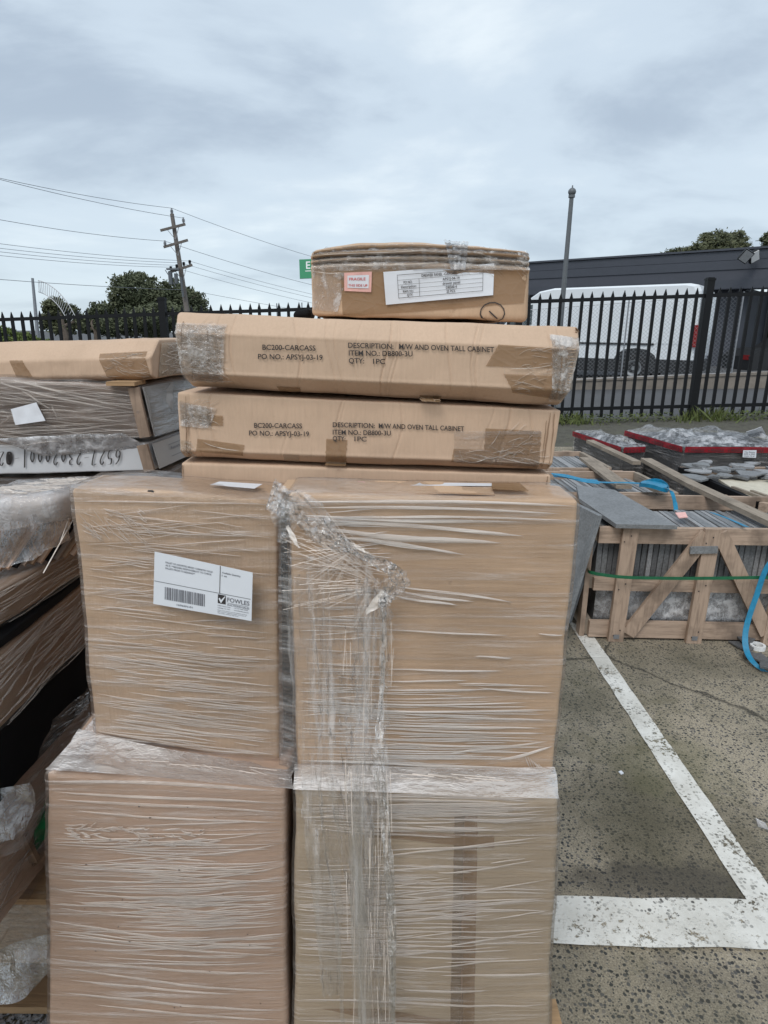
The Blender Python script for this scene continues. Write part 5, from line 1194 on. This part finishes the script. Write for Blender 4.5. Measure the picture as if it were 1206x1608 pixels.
# panels fanned under the wrapped bale on top
zt5 = z1
tf = thing('strip_bundle', 'fanned brown and pale strips slumped beneath the rounded wrapped bale at left', 'panels', onZ(60, 880, z1))
for i in range(15):
    x = -60+i*13; a = onY(x, 905-i*2.6, 1.07+.014*i); c_ = onY(x+62, 812-i*2.2, 1.22+.008*i)
    a.z = max(a.z, z1+.008); b = MB(); b.bar(a, c_, .022, .006, (0, -1, .6)); obj('strip', b.get(), (M['card_dark'], M['card_low'], M['black_stuff'], M['panel_grey'])[i % 4], tf)
sag('film_tangle', [[onY(-10, 830, 1.03), onY(45, 815, 1.09), onY(108, 790, 1.16)], [onY(-10, 870, 1.02), onY(50, 852, 1.08), onY(112, 822, 1.15)], [onY(-10, 905, 1.01), onY(50, 880, 1.07), onY(113, 850, 1.16)]], M['film_crumple'], tf, .014, 30)
# rounded bale wrapped in film
_f = onY(60, 772, 1.10); _b = onY(60, 748, 1.42)
BL = pxcarton((-90, 775), (92, 775), (90, 822), (-90, 850), 1.10, (.0, .30, _b.z-_f.z), r=.025, dent=.006, seed=47, bulge=.005)
M['end_grey'] = plain('laminate_end_grey', (.33, .33, .335), .4, var=.1, scale=4)
M['bale'] = plain('foam_pinkish_white', (.50, .43, .39), .7, var=.15, scale=8)
tbl = carton_thing(BL, 'wrapped_bale', 'rounded pale bale wrapped in clear film on top of the near left stack', M['bale'], 'bale', None, nu=26, nv=12, nw=20)
BL.px = tuple(topx(p) for p in BL.c)
obj('stretch_film', BL.mesh(30, 14, 30, off=.006, faces='ftr', f2=lambda p, u, v, w: p+V(0, -.6, .8)*.005*(noise.noise(V(p.x*8, p.y*30, p.z*30)))), M['film_crumple'], tbl, True)
mb = MB()
for i in range(120):
    w0 = random.random()*.9; u0 = random.uniform(.3, .8); u1 = min(1, u0+random.uniform(.08, .3)); dw = random.uniform(-.15, .15)
    a, c_ = BL.F(u0, 1, w0), BL.F(u1, 1, min(.98, max(0, w0+dw))); mb.bar(a+V(0, 0, .007), c_+V(0, 0, .006), random.uniform(.0008, .0026), .0006)
obj('film_pleat_glints', mb.get(), M['fold_glint_white'], tbl)
strand = MB(); strand.bar(onY(114, 817, 1.16), onY(68, 900, 1.06), .0018, .0008, (0, -1, 0)); strand.bar(onY(113, 800, 1.17), onY(95, 850, 1.1), .0012, .0008, (0, -1, 0)); obj('film_strand_glint', strand.get(), M['fold_glint_white'], tbl)
# base: plywood crate with slack film, green plastic, timber skid
xb = onY(118, 1400, 1.10).x
pcz = onY(40, 1394, 1.10).z
pc = thing('plywood_crate', 'low plywood crate under the near left stack', 'crate', ((xb-.4), 1.5, 0))
b = MB(); b.box((xb-.45, 1.50, (pcz+.10)/2), (.9, .78, pcz-.12)); obj('side_board', b.get(), M['ply'], pc)
b = MB(); b.box((xb-.45, 1.49, pcz-.006), (.92, .84, .014)); obj('lid', b.get(), M['wood_pal'], pc)
b = MB(); b.box((xb-.45, 1.10+.02, .022), (.9, .1, .02)); obj('skid_board', b.get(), M['wood_pal'], pc)
for x in (xb-.05, xb-.45, xb-.85): b = MB(); b.box((x, 1.50, .052), (.09, .76, .08)); obj('skid', b.get(), M['wood_z'], pc)
sag('slack_film', [[onY(-15, 1500, 1.085), onY(30, 1478, 1.085), onY(80, 1466, 1.085)], [onY(-15, 1535, 1.07), onY(30, 1520, 1.06), onY(80, 1510, 1.07)], [onY(-15, 1578, 1.03), onY(30, 1572, 1.03), onY(66, 1540, 1.06)]], M['film_crumple'], pc, .010, 26)
sag('slack_film', [[onY(-15, 1400, 1.085), onY(30, 1400, 1.085), onY(80, 1400, 1.085)], [onY(-15, 1450, 1.08), onY(30, 1450, 1.08), onY(80, 1440, 1.08)], [onY(-15, 1500, 1.075), onY(30, 1490, 1.075), onY(80, 1480, 1.075)]], M['film_left'], pc, .006, 14)
gn = thing('green_bundle', 'bright green ribbed plastic sheet poking out low in the left stack', 'plastic sheet', onY(60, 1345, 1.10))
for i in range(9):
    b = MB(); b.bar(onY(54, 1338-i*4, 1.10-.0*i)+V(0, 0, 0), onY(100, 1268-i*4, 1.16)+V(0, 0, 0), .0035, .0035); obj('rib', b.get(), M['green_net'], gn)
b = MB(); b.prism([onY(52, 1346, 1.105), onY(50, 1300, 1.105), onY(84, 1245, 1.16), onY(90, 1290, 1.16)], (-.02, .01, 0)); obj('sheet', b.get(), M['green_net'], gn)
b = MB(); b.bar(onY(30, 1310, 1.08), onY(50, 1352, 1.085), .03, .012, (0, 1, 0)); b.bar(onY(50, 1352, 1.085), onY(76, 1335, 1.12), .012, .02); obj('batten', b.get(), M['card_dark'], gn)
sb = MB()
for i in range(260):
    p = onZ(random.uniform(-30, 80), random.uniform(1583, 1640), .004); s_ = random.uniform(.003, .008); a = random.random()*6.28
    sb.prism([p+V(s_*math.cos(a), s_*math.sin(a), 0), p+V(s_*math.cos(a+2), s_*math.sin(a+2), 0), p+V(s_*math.cos(a+4), s_*math.sin(a+4), .002)], (0, 0, random.uniform(.002, .006)))
tag(obj('gravel', sb.get(), M['slate_lite']), 'loose chips and leaf litter on the ground at bottom left', 'gravel', kind='stuff')

# ================================================================== RIGHT: CRATES OF SLATE
def crate(label, org, yaw, W, D, Hh, uprights, tile_t=.03, tiles=(0, 1), depth=(.05, .5), zt=.95, diag=True, group='timber crates of slate tiles', full=True):
    t_ = thing('slate_crate', label, 'crate', org, group, yaw)
    def P(name, a, c_, w, th, up, mat): b = MB(); b.bar(a, c_, w, th, up); return obj(name, b.get(), M[mat], t_, local=True)
    e = .028
    jt = lambda: random.uniform(-.006, .006)
    for z, hgt in ((.055, .085), (Hh*.50, .065), (Hh-.04, .08)):
        P('rail', V(0, 0, z+jt()), V(W, 0, z+jt()), e, hgt, (0, 0, 1), 'wood_x')
        P('rail', V(0, D, z), V(W, D, z), e, hgt, (0, 0, 1), 'wood_x')
        P('rail', V(.0, e*.6, z), V(.0, D-e*.6, z), e, hgt, (0, 0, 1), 'wood_y'); P('rail', V(W, e*.6, z), V(W, D-e*.6, z), e, hgt, (0, 0, 1), 'wood_y')
    for x in uprights:
        P('upright', V(x-.00, -e, -.0), V(x+.012, -e, Hh+.005), .075, e*.9, (0, 1, 0), 'wood_z')
        P('upright', V(x, D+e, 0), V(x, D+e, Hh), .075, e*.9, (0, 1, 0), 'wood_z')
        b = MB(); b.box((x, -e*1.55, .03), (.028, .002, .022)); obj('bracket', b.get(), M['galv'], t_, local=True)
    for y in (.04, D-.04):
        P('upright', V(-e, y, .0), V(-e, y, Hh), .06, e*.9, (1, 0, 0), 'wood_z')
    if full:
        b = MB(); b.box((W/2, D/2, .02), (W, D, .02)); obj('base_board', b.get(), M['wood_x'], t_, local=True)
        if diag:
            P('brace', V(uprights[0]+.06, -e*.98, .04), V(uprights[1]-.01, -e*.98, Hh-.02), .07, e*.7, (0, 1, 0), 'wood_z')
            P('brace', V(uprights[1]+.05, -e*.98, Hh-.02), V(uprights[2]-.02, -e*.98, .06), .07, e*.7, (0, 1, 0), 'wood_z')
    # tiles on edge
    x = tiles[0]*W+.03; y0, y1 = depth; zt_ = Hh*zt; me_c = {}
    while x < tiles[1]*W-.03:
        key = random.randint(0, 5)
        if key not in me_c:
            bb = MB(); th = tile_t*random.uniform(.75, .9); bb.box((0, 0, 0), (th, y1-y0, zt_-Hh*.47))
            me = bpy.data.meshes.new('slate_tile'); me.from_pydata([tuple(v+V(0, random.uniform(-.002, .002), random.uniform(-.001, .001))) for v in bb.v], [], bb.f); me.materials.append(M[('slate', 'slate_lite', 'slate_dark', 'slate', 'slate_lite', 'slate')[key]]); me_c[key] = me
        inst('slate_tile', me_c[key], t_, (x, (y0+y1)/2+random.uniform(-.006, .006), Hh*.47+(zt_-Hh*.47)/2+random.uniform(-.006, .004)), (0, random.uniform(-.01, .02), 0)); x += tile_t
    if full:
        b = MB(); b.box((W*.5, (y0+y1)/2, Hh*.24), (W*.93, y1-y0+.01, Hh*.38)); obj('wrapped_tiles', b.get(), M['slate_lite'], t_, local=True)
        q = Quad(V(.03, y0-.012, Hh*.45), V(W-.03, y0-.012, Hh*.45), V(W-.03, y0-.012, .08), V(.03, y0-.012, .08)); obj('plastic_sheet', q.sheet(0, .0008, 24, 6, .006), M['film_crumple'], t_, True, local=True)
    return t_
o1 = onZ(918, 1004, 0); o1.z = 0
Hc = onY(960, 828, o1.y).z
k1 = crate('front slate crate with diagonal braces, green strap and a slab lying on its corner', o1+V(.02, .02, .0), R(-1.5), 1.62, .64, Hc, (.13, .52, .90, 1.42), .028, (0, 1), (.05, .40), .96)
# nail dots and plate on the front crate
b = MB(); b.bar(V(.43, -.046, Hc-.10), V(.56, -.046, Hc-.095), .035, .012, (0, 1, 0)); obj('offcut_plate', b.get(), M['slate'], k1, local=True)
b = MB()
for x in (.13, .52, .90):
    for z in (.05, .30, Hc-.05):
        for d_ in (-.015, .015): b.box((x+d_, -.0425, z+d_), (.005, .003, .005))
obj('nail_heads', b.get(), M['ink'], k1, local=True)
o2 = onZ(870, 779, Hc); o3 = onZ(840, 728, Hc)
k2 = crate('second slate crate, behind the braced one, with boards lying across it', V(.78, o2.y+.06, 0), R(2.5), .95, .60, Hc, (.12, .48, .84), .024, (0.0, .98), (.08, .56), .93, False)
k3 = crate('third slate crate, farthest back beside the small wrapped pallet', V(.72, o2.y+.78, 0), R(2.5), .86, .62, Hc, (.1, .43, .76), .03, (0, 1), (.06, .58), .95, False)
def plank(name, a, c_, w, th, mat, label, cat='plank', group=None):
    b = MB(); b.bar(a, c_, w, th); tag(obj(name, b.get(), M[mat]), label, cat, group)
zc = Hc+.016
plank('timber_plank', onZ(1092, 764, zc), onZ(1225, 826, zc), .075, .028, 'wood_y', 'rough grey timber lying along the right side of the front slate crate', group='planks on the crates')
plank('timber_plank', onZ(1014, 722, zc), onZ(1099, 768, zc-.001), .075, .026, 'wood_y', 'weathered timber lying along the right side of the second slate crate', group='planks on the crates')
plank('timber_plank', onZ(920, 720, zc), onZ(980, 765, zc), .095, .02, 'wood_y', 'wide grey board lying diagonally across the second slate crate', group='planks on the crates')
plank('timber_plank', onZ(926, 693, zc), onZ(1000, 727, zc), .06, .026, 'wood_y', 'narrow timber beside the small red-taped pallet', group='planks on the crates')
# slabs
zs = Hc+.012
sl = [onZ(x, y, zs+.02) for x, y in ((905, 762), (965, 769), (1064, 825), (968, 823), (910, 783))]
b = MB(); b.prism([p-V(0, 0, .02) for p in sl], (0, 0, .02)); tag(obj('slate_slab', b.get(), M['slate']), 'large grey slab lying flat over the corner of the front slate crate', 'slab')
sl2 = [onZ(x, y, zs+.002) for x, y in ((985, 812), (1064, 827), (1058, 831), (985, 826))]
ls = thing('slate_slab', 'grey slab leaning upright between the front crate and the cartons', 'slab', onZ(880, 985, 0))
b = MB(); P0, P1 = onZ(893, 990, .0), onZ(880, 925, .0); b.prism([onY(884, 992, 2.80), onY(868, 960, 3.1), onY(892, 786, 3.25), onY(940, 810, 2.93)], (.022, 0.01, .0)); obj('slab_body', b.get(), M['slate'], ls)
b = MB(); b.prism([onY(893, 978, 2.95), onY(880, 950, 3.3), onY(905, 812, 3.35), onY(940, 830, 3.02)], (.014, 0, 0)); tag(obj('slate_slab', b.get(), M['slate_dark']), 'second dark slab leaning behind the first against the crate end', 'slab')
# straps
c_ = o1.y-.03
gpts = [onY(924, 892, c_+.10), onY(928, 899, c_-.0), onY(975, 906, c_-.04), onY(1040, 908, c_-.042), onY(1120, 908, c_-.045), onY(1240, 906, c_-.045)]
tag(obj('green_strap', ribbon(gpts, (0, 0, 1), .016, .0015), M['green_strap'], smooth=False), 'green packing strap around the middle of the front slate crate', 'strap')
bp = [onY(1240, 850, 2.88), onY(1206, 888, 2.86), onY(1188, 935, 2.84), onY(1172, 985, 2.80), onY(1172, 1020, 2.74), onY(1188, 1045, 2.66), onY(1225, 1068, 2.62)]
tag(obj('blue_strap', ribbon(bp, V(1, -.2, .1), .026, .002, 10), M['blue_strap'], smooth=False), 'blue strap looping down to the ground in front of the crate at right', 'strap', 'blue packing straps')
zb_ = Hc+.05
bp = [onZ(866, 744, zb_), onZ(895, 750, zb_), onZ(940, 757, zb_-.01), onZ(985, 758, zb_-.01), onZ(1015, 760, zb_+.0), onZ(1040, 764, zb_+.01), onZ(1054, 772, zb_-.0), onY(1060, 790, onZ(1054, 772, zb_).y-.05), onY(1062, 806, onZ(1054, 772, zb_).y-.1)]
tag(obj('blue_strap', ribbon(bp, [V(0, 1, .1)]*5+[V(.3, 1, 0), V(.9, .3, 0), V(1, 0, 0)], .024, .002, 8), M['blue_strap']), 'blue strap trailing over the slate crates and bending down at its end', 'strap', 'blue packing straps')
lp = onZ(1027, 762, Hc+.055); b = MB()
vs_, fs = ribbon([lp+V(.075*math.cos(a), .10*math.sin(a), .012*math.sin(a*2)) for a in [k*math.pi/6 for k in range(13)]], V(0, 0, 1), .022, .002, 4)
cl = thing('strap_coil', 'flat blue coil of strap lying on the crate edge', 'strap', lp); obj('coil', (vs_, fs), M['blue_strap'], cl)
b = MB(); b.prism([lp+V(.07*math.cos(k*.52), .095*math.sin(k*.52), .004) for k in range(12)], (0, 0, .003)); obj('coil_face', b.get(), M['blue_strap'], cl)
tag(obj('blue_strap', ribbon([onZ(868, 746, Hc+.04), onZ(890, 748, Hc+.05), onZ(915, 754, Hc+.045), onZ(940, 757, Hc+.04)], V(0, 1, .2), .06, .002, 8), M['blue_strap']), 'wide flat bend of blue strap beside the cartons at the left of the crates', 'strap', 'blue packing straps')
tag(obj('blue_strap', ribbon([onZ(1118, 805, Hc+.02), onZ(1145, 815, Hc+.022), onZ(1172, 827, Hc+.02)], V(1, -.7, 0), .022, .002, 8), M['blue_strap']), 'short blue strap lying flat on the tiles of the front crate', 'strap', 'blue packing straps')
pp = [onZ(x, y, Hc+.012) for x, y in ((1060, 806), (1076, 805), (1080, 813), (1066, 814))]; b = MB(); b.prism(pp, (0, 0, .004)); tag(obj('paper_scrap', b.get(), M['pink']), 'small torn pink paper scrap on the slate tiles', 'paper')
# tape roll and shards on the ground
rg = onZ(1189, 1018, 0)
tag(obj('tape_ring', lathe([(.024, 0), (.036, 0), (.036, .02), (.024, .02), (.024, 0)], rg, n=20), M['white_paint'], smooth=False), 'small white ring lying on the ground by the blue strap', 'ring')
for i, (x, y, s_) in enumerate(((1165, 1015, .07), (1178, 1030, .05), (1195, 1035, .06), (1172, 1005, .05), (1202, 1045, .05))):
    p = onZ(x, y, .006*(i+1)); a = i*1.3; b = MB(); b.prism([p+V(s_*math.cos(a+q)*r_, s_*math.sin(a+q)*r_, 0) for q, r_ in ((0, 1), (1.3, .6), (2.4, .9), (3.6, .5), (4.8, .95))], (0, 0, .008))
    tag(obj('slate_shard', b.get(), M['slate_dark']), ('largest slate shard lying left of the white ring', 'slate shard under the blue strap loop just below the white ring', 'slate shard right of the strap, below the white ring', 'slate shard farthest back beside the crate foot', 'slate shard nearest the right edge by the strap end')[i], 'shard', 'slate shards')
p = onZ(975, 1217, .003); b = MB(); b.prism([p, p+V(.012, .006, 0), p+V(.008, .02, 0), p+V(-.004, .014, 0)], (0, 0, .004)); tag(obj('paper_chip', b.get(), M['paper']), 'tiny white chip on the mossy ground', 'litter')
sag2 = Quad(onZ(1186, 1284, .03), onZ(1202, 1292, .03), onZ(1208, 1304, .004), onZ(1190, 1298, .004)); tag(obj('plastic_scrap', sag2.sheet(0, .0005, 6, 6, .004), M['film_crumple'], smooth=True), 'crumpled scrap of clear plastic on the ground at the right edge', 'litter')

# ---- red-taped wrapped pallets
M['shrink_white'] = film('shrink_wrap_white', .06, .62, (6, 6, 6), scale=2.4, bstr=1, seed=12, col=(.66, .66, .68), rough=.2, p0=.44, p1=.6)
M['red_tape'] = plain('red_warning_tape', (.27, .012, .022), .35, var=.2)
M['tile_box'] = plain('dark_tile_pack', (.035, .036, .040), .5, var=.4, scale=12)
def wrapped_pallet(label, a, c_, d_, hz, zt, name='wrapped_pallet', words='v FRAGILE v FRAGILE ', xtra=True):
    """a = front left corner, c_ = front right, d_ = back left (on the ground plan); zt = top height"""
    t_ = thing(name, label, 'wrapped pallet', (a.x, a.y, 0), 'red-taped wrapped pallets')
    bv = V(d_.x-a.x, d_.y-a.y, 0); c = Carton(V(a.x, a.y, zt), V(c_.x, c_.y, zt), V(c_.x, c_.y, hz), V(a.x, a.y, hz), bv, r=.012, dent=.008, seed=51)
    obj('tile_pack', c.mesh(30, 8, 14), M['tile_box'], t_, True)
    obj('shrink_wrap', c.mesh(50, 14, 30, off=.01, faces='flr', f2=lambda p, u, v, w: p+V(-.7*(1-u), -.8*(1-w), 0)*.012*(noise.noise(V(p.x*9, p.y*9, p.z*22))+.3)), M['film_b'], t_, True)
    obj('top_wrap', c.mesh(60, 3, 40, off=.02, faces='t', f2=lambda p, u, v, w: p+V(0, 0, max(0, .08*noise.noise(V(p.x*3, p.y*5, 1))+.028*noise.noise(V(p.x*11, p.y*15, 4))+.02)*min(1, 8*min(u, 1-u, w, 1-w)))), M['shrink_white'], t_, True)
    # tape band round the upper edge, front and left side
    o_ = .022; f0 = Quad(V(a.x, a.y-o_, zt+.012), V(c_.x, c_.y-o_, zt+.012), V(c_.x, c_.y-o_, zt-.034), V(a.x, a.y-o_, zt-.034))
    l0 = Quad(V(d_.x-o_, d_.y, zt+.012), V(a.x-o_, a.y-o_, zt+.012), V(a.x-o_, a.y-o_, zt-.034), V(d_.x-o_, d_.y, zt-.034))
    for q, n in ((f0, 3.2), (l0, 2.2)):
        bd = obj('warning_tape', q.sheet(0, .001, 16, 1, .006), M['red_tape'], t_)
        mb = MB(); k = max(1, int(n))
        for i in range(k*2): mb.add(q.text('v FRAGILE', (i+.12)/(k*2), .2, .8/(k*2), .55, .013))
        obj('lettering', mb.get(), M['ink'], bd)
    b = MB()
    for x in (.2, .5, .8): pnt = a.lerp(c_, x); b.box((pnt.x, pnt.y+bv.y/2, .06), (.09, bv.y*.98, .12))
    obj('pallet_bearer', b.get(), M['wood_y'], t_); b = MB(); b.prism([V(a.x, a.y, .12), V(c_.x, c_.y, .12), V(c_.x+bv.x, c_.y+bv.y, .12), V(a.x+bv.x, a.y+bv.y, .12)], (0, 0, hz-.121)); obj('pallet_deck', b.get(), M['wood_y'], t_)
    return t_, c
zw = .64
wa_, wb_, wd_ = onZ(1074, 703, zw), onZ(1260, 704, zw), onZ(985, 678, zw)
tw1, cw1 = wrapped_pallet('large wrapped pallet of dark tiles with red tape and crumpled film on top', wa_, wb_, wd_, .15, zw)
q = Quad(*[V(p.x, wa_.y-.03, p.z) for p in (onY(1167, 707, wa_.y-.03), onY(1188, 707, wa_.y-.03), onY(1187, 719, wa_.y-.03), onY(1166, 718, wa_.y-.03))]); lb2 = obj('label', q.sheet(0, .001), M['paper'], tw1)
mb = MB(); 
for i, s_ in enumerate(('Tile Sheets', '600 x 300', 'crate 12 of')): mb.add(q.text(s_, .08, .68-i*.27, .8, .16, .003))
obj('print', mb.get(), M['paper_grey'], lb2)
cd_ = Quad(onZ(1172, 678, zw+.10), onZ(1196, 670, zw+.14), onZ(1204, 684, zw+.03), onZ(1176, 686, zw+.03)); obj('white_card', cd_.sheet(0, .002, 4, 4, .003), M['paper'], tw1)
sa_, sb_, sd_ = onZ(978, 704, zw-.06), onZ(1012, 703, zw-.06), onZ(903, 679, zw-.06)
tw2, cw2 = wrapped_pallet('smaller wrapped pallet with red tape, left of the large one', sa_, sb_, sd_, .15, zw-.06)
# ---- tray crate of loose slate at right
ty = onZ(1090, 752, .55)
tr0, tr1, tr2, tr3 = onZ(1068, 741, .54), onZ(1240, 741, .54), onZ(1290, 815, .54), onZ(1192, 797, .54)
tx = thing('slate_crate', 'dark-edged crate at the right edge with cream board and loose slate pieces', 'crate', V(tr0.x, tr3.y, 0), 'timber crates of slate tiles')
def PB(name, a, c2, w, th, mat): b = MB(); b.bar(a, c2, w, th); obj(name, b.get(), M[mat], tx)
PB('rail', tr0, tr3, .035, .07, 'black_stuff'); PB('rail', tr0+V(0, .0, 0), tr1, .035, .07, 'wood_x'); PB('rail', tr3, tr2, .035, .07, 'wood_x')
b = MB(); b.prism([V(p.x, p.y, .06) for p in (tr0+V(.03, -.03, 0), tr1+V(0, -.03, 0), tr2+V(0, .03, 0), tr3+V(.03, .03, 0))], (0, 0, .44)); obj('tile_block', b.get(), M['slate_dark'], tx)
b = MB(); q0 = [onZ(x, y, .555) for x, y in ((1128, 756), (1260, 752), (1300, 800), (1200, 792), (1165, 780))]; b.prism(q0, (0, 0, .015)); obj('cream_board', b.get(), plain('cream_board', (.55, .50, .40), .7), tx)
for i in range(3): p = onZ(1150+i*30, 765+i*6, .58); PB('batten', p, p+V(.05, -.3, 0), .02, .015, 'wood_y')
rs = random.Random(5)
for i in range(34):
    x, y = rs.uniform(1090, 1235), rs.uniform(727, 752); p = onZ(x, y, .575+rs.random()*.03); s_ = rs.uniform(.05, .12); a = rs.random()*3; b = MB()
    b.prism([p+V(s_*math.cos(a+q)*r_, s_*.8*math.sin(a+q)*r_, rs.uniform(-.008, .008)) for q, r_ in ((0, 1), (1.1, .7), (2.2, .9), (3.3, .6), (4.2, 1), (5.2, .7))], (0, 0, rs.uniform(.008, .018))); o = obj('slate_piece', b.get(), M[rs.choice(('slate_dark', 'slate', 'slate_lite'))], tx)
# dark rag / pipe cap behind the top carton at left
bc = onY(476, 492, 1.5); tb_ = thing('black_bag', 'small black plastic bundle on the flat carton left of the topmost box', 'bag', onY(478, 500, 1.45))
tb_.location.z = zA
b = Carton(onY(460, 490, 1.42), onY(487, 484, 1.42), onY(487, 500, 1.42), onY(462, 502, 1.42), (0, .12, 0), r=.008, dent=.004, seed=61); obj('bundle', b.mesh(8, 6, 6), M['black_stuff'], tb_, True)
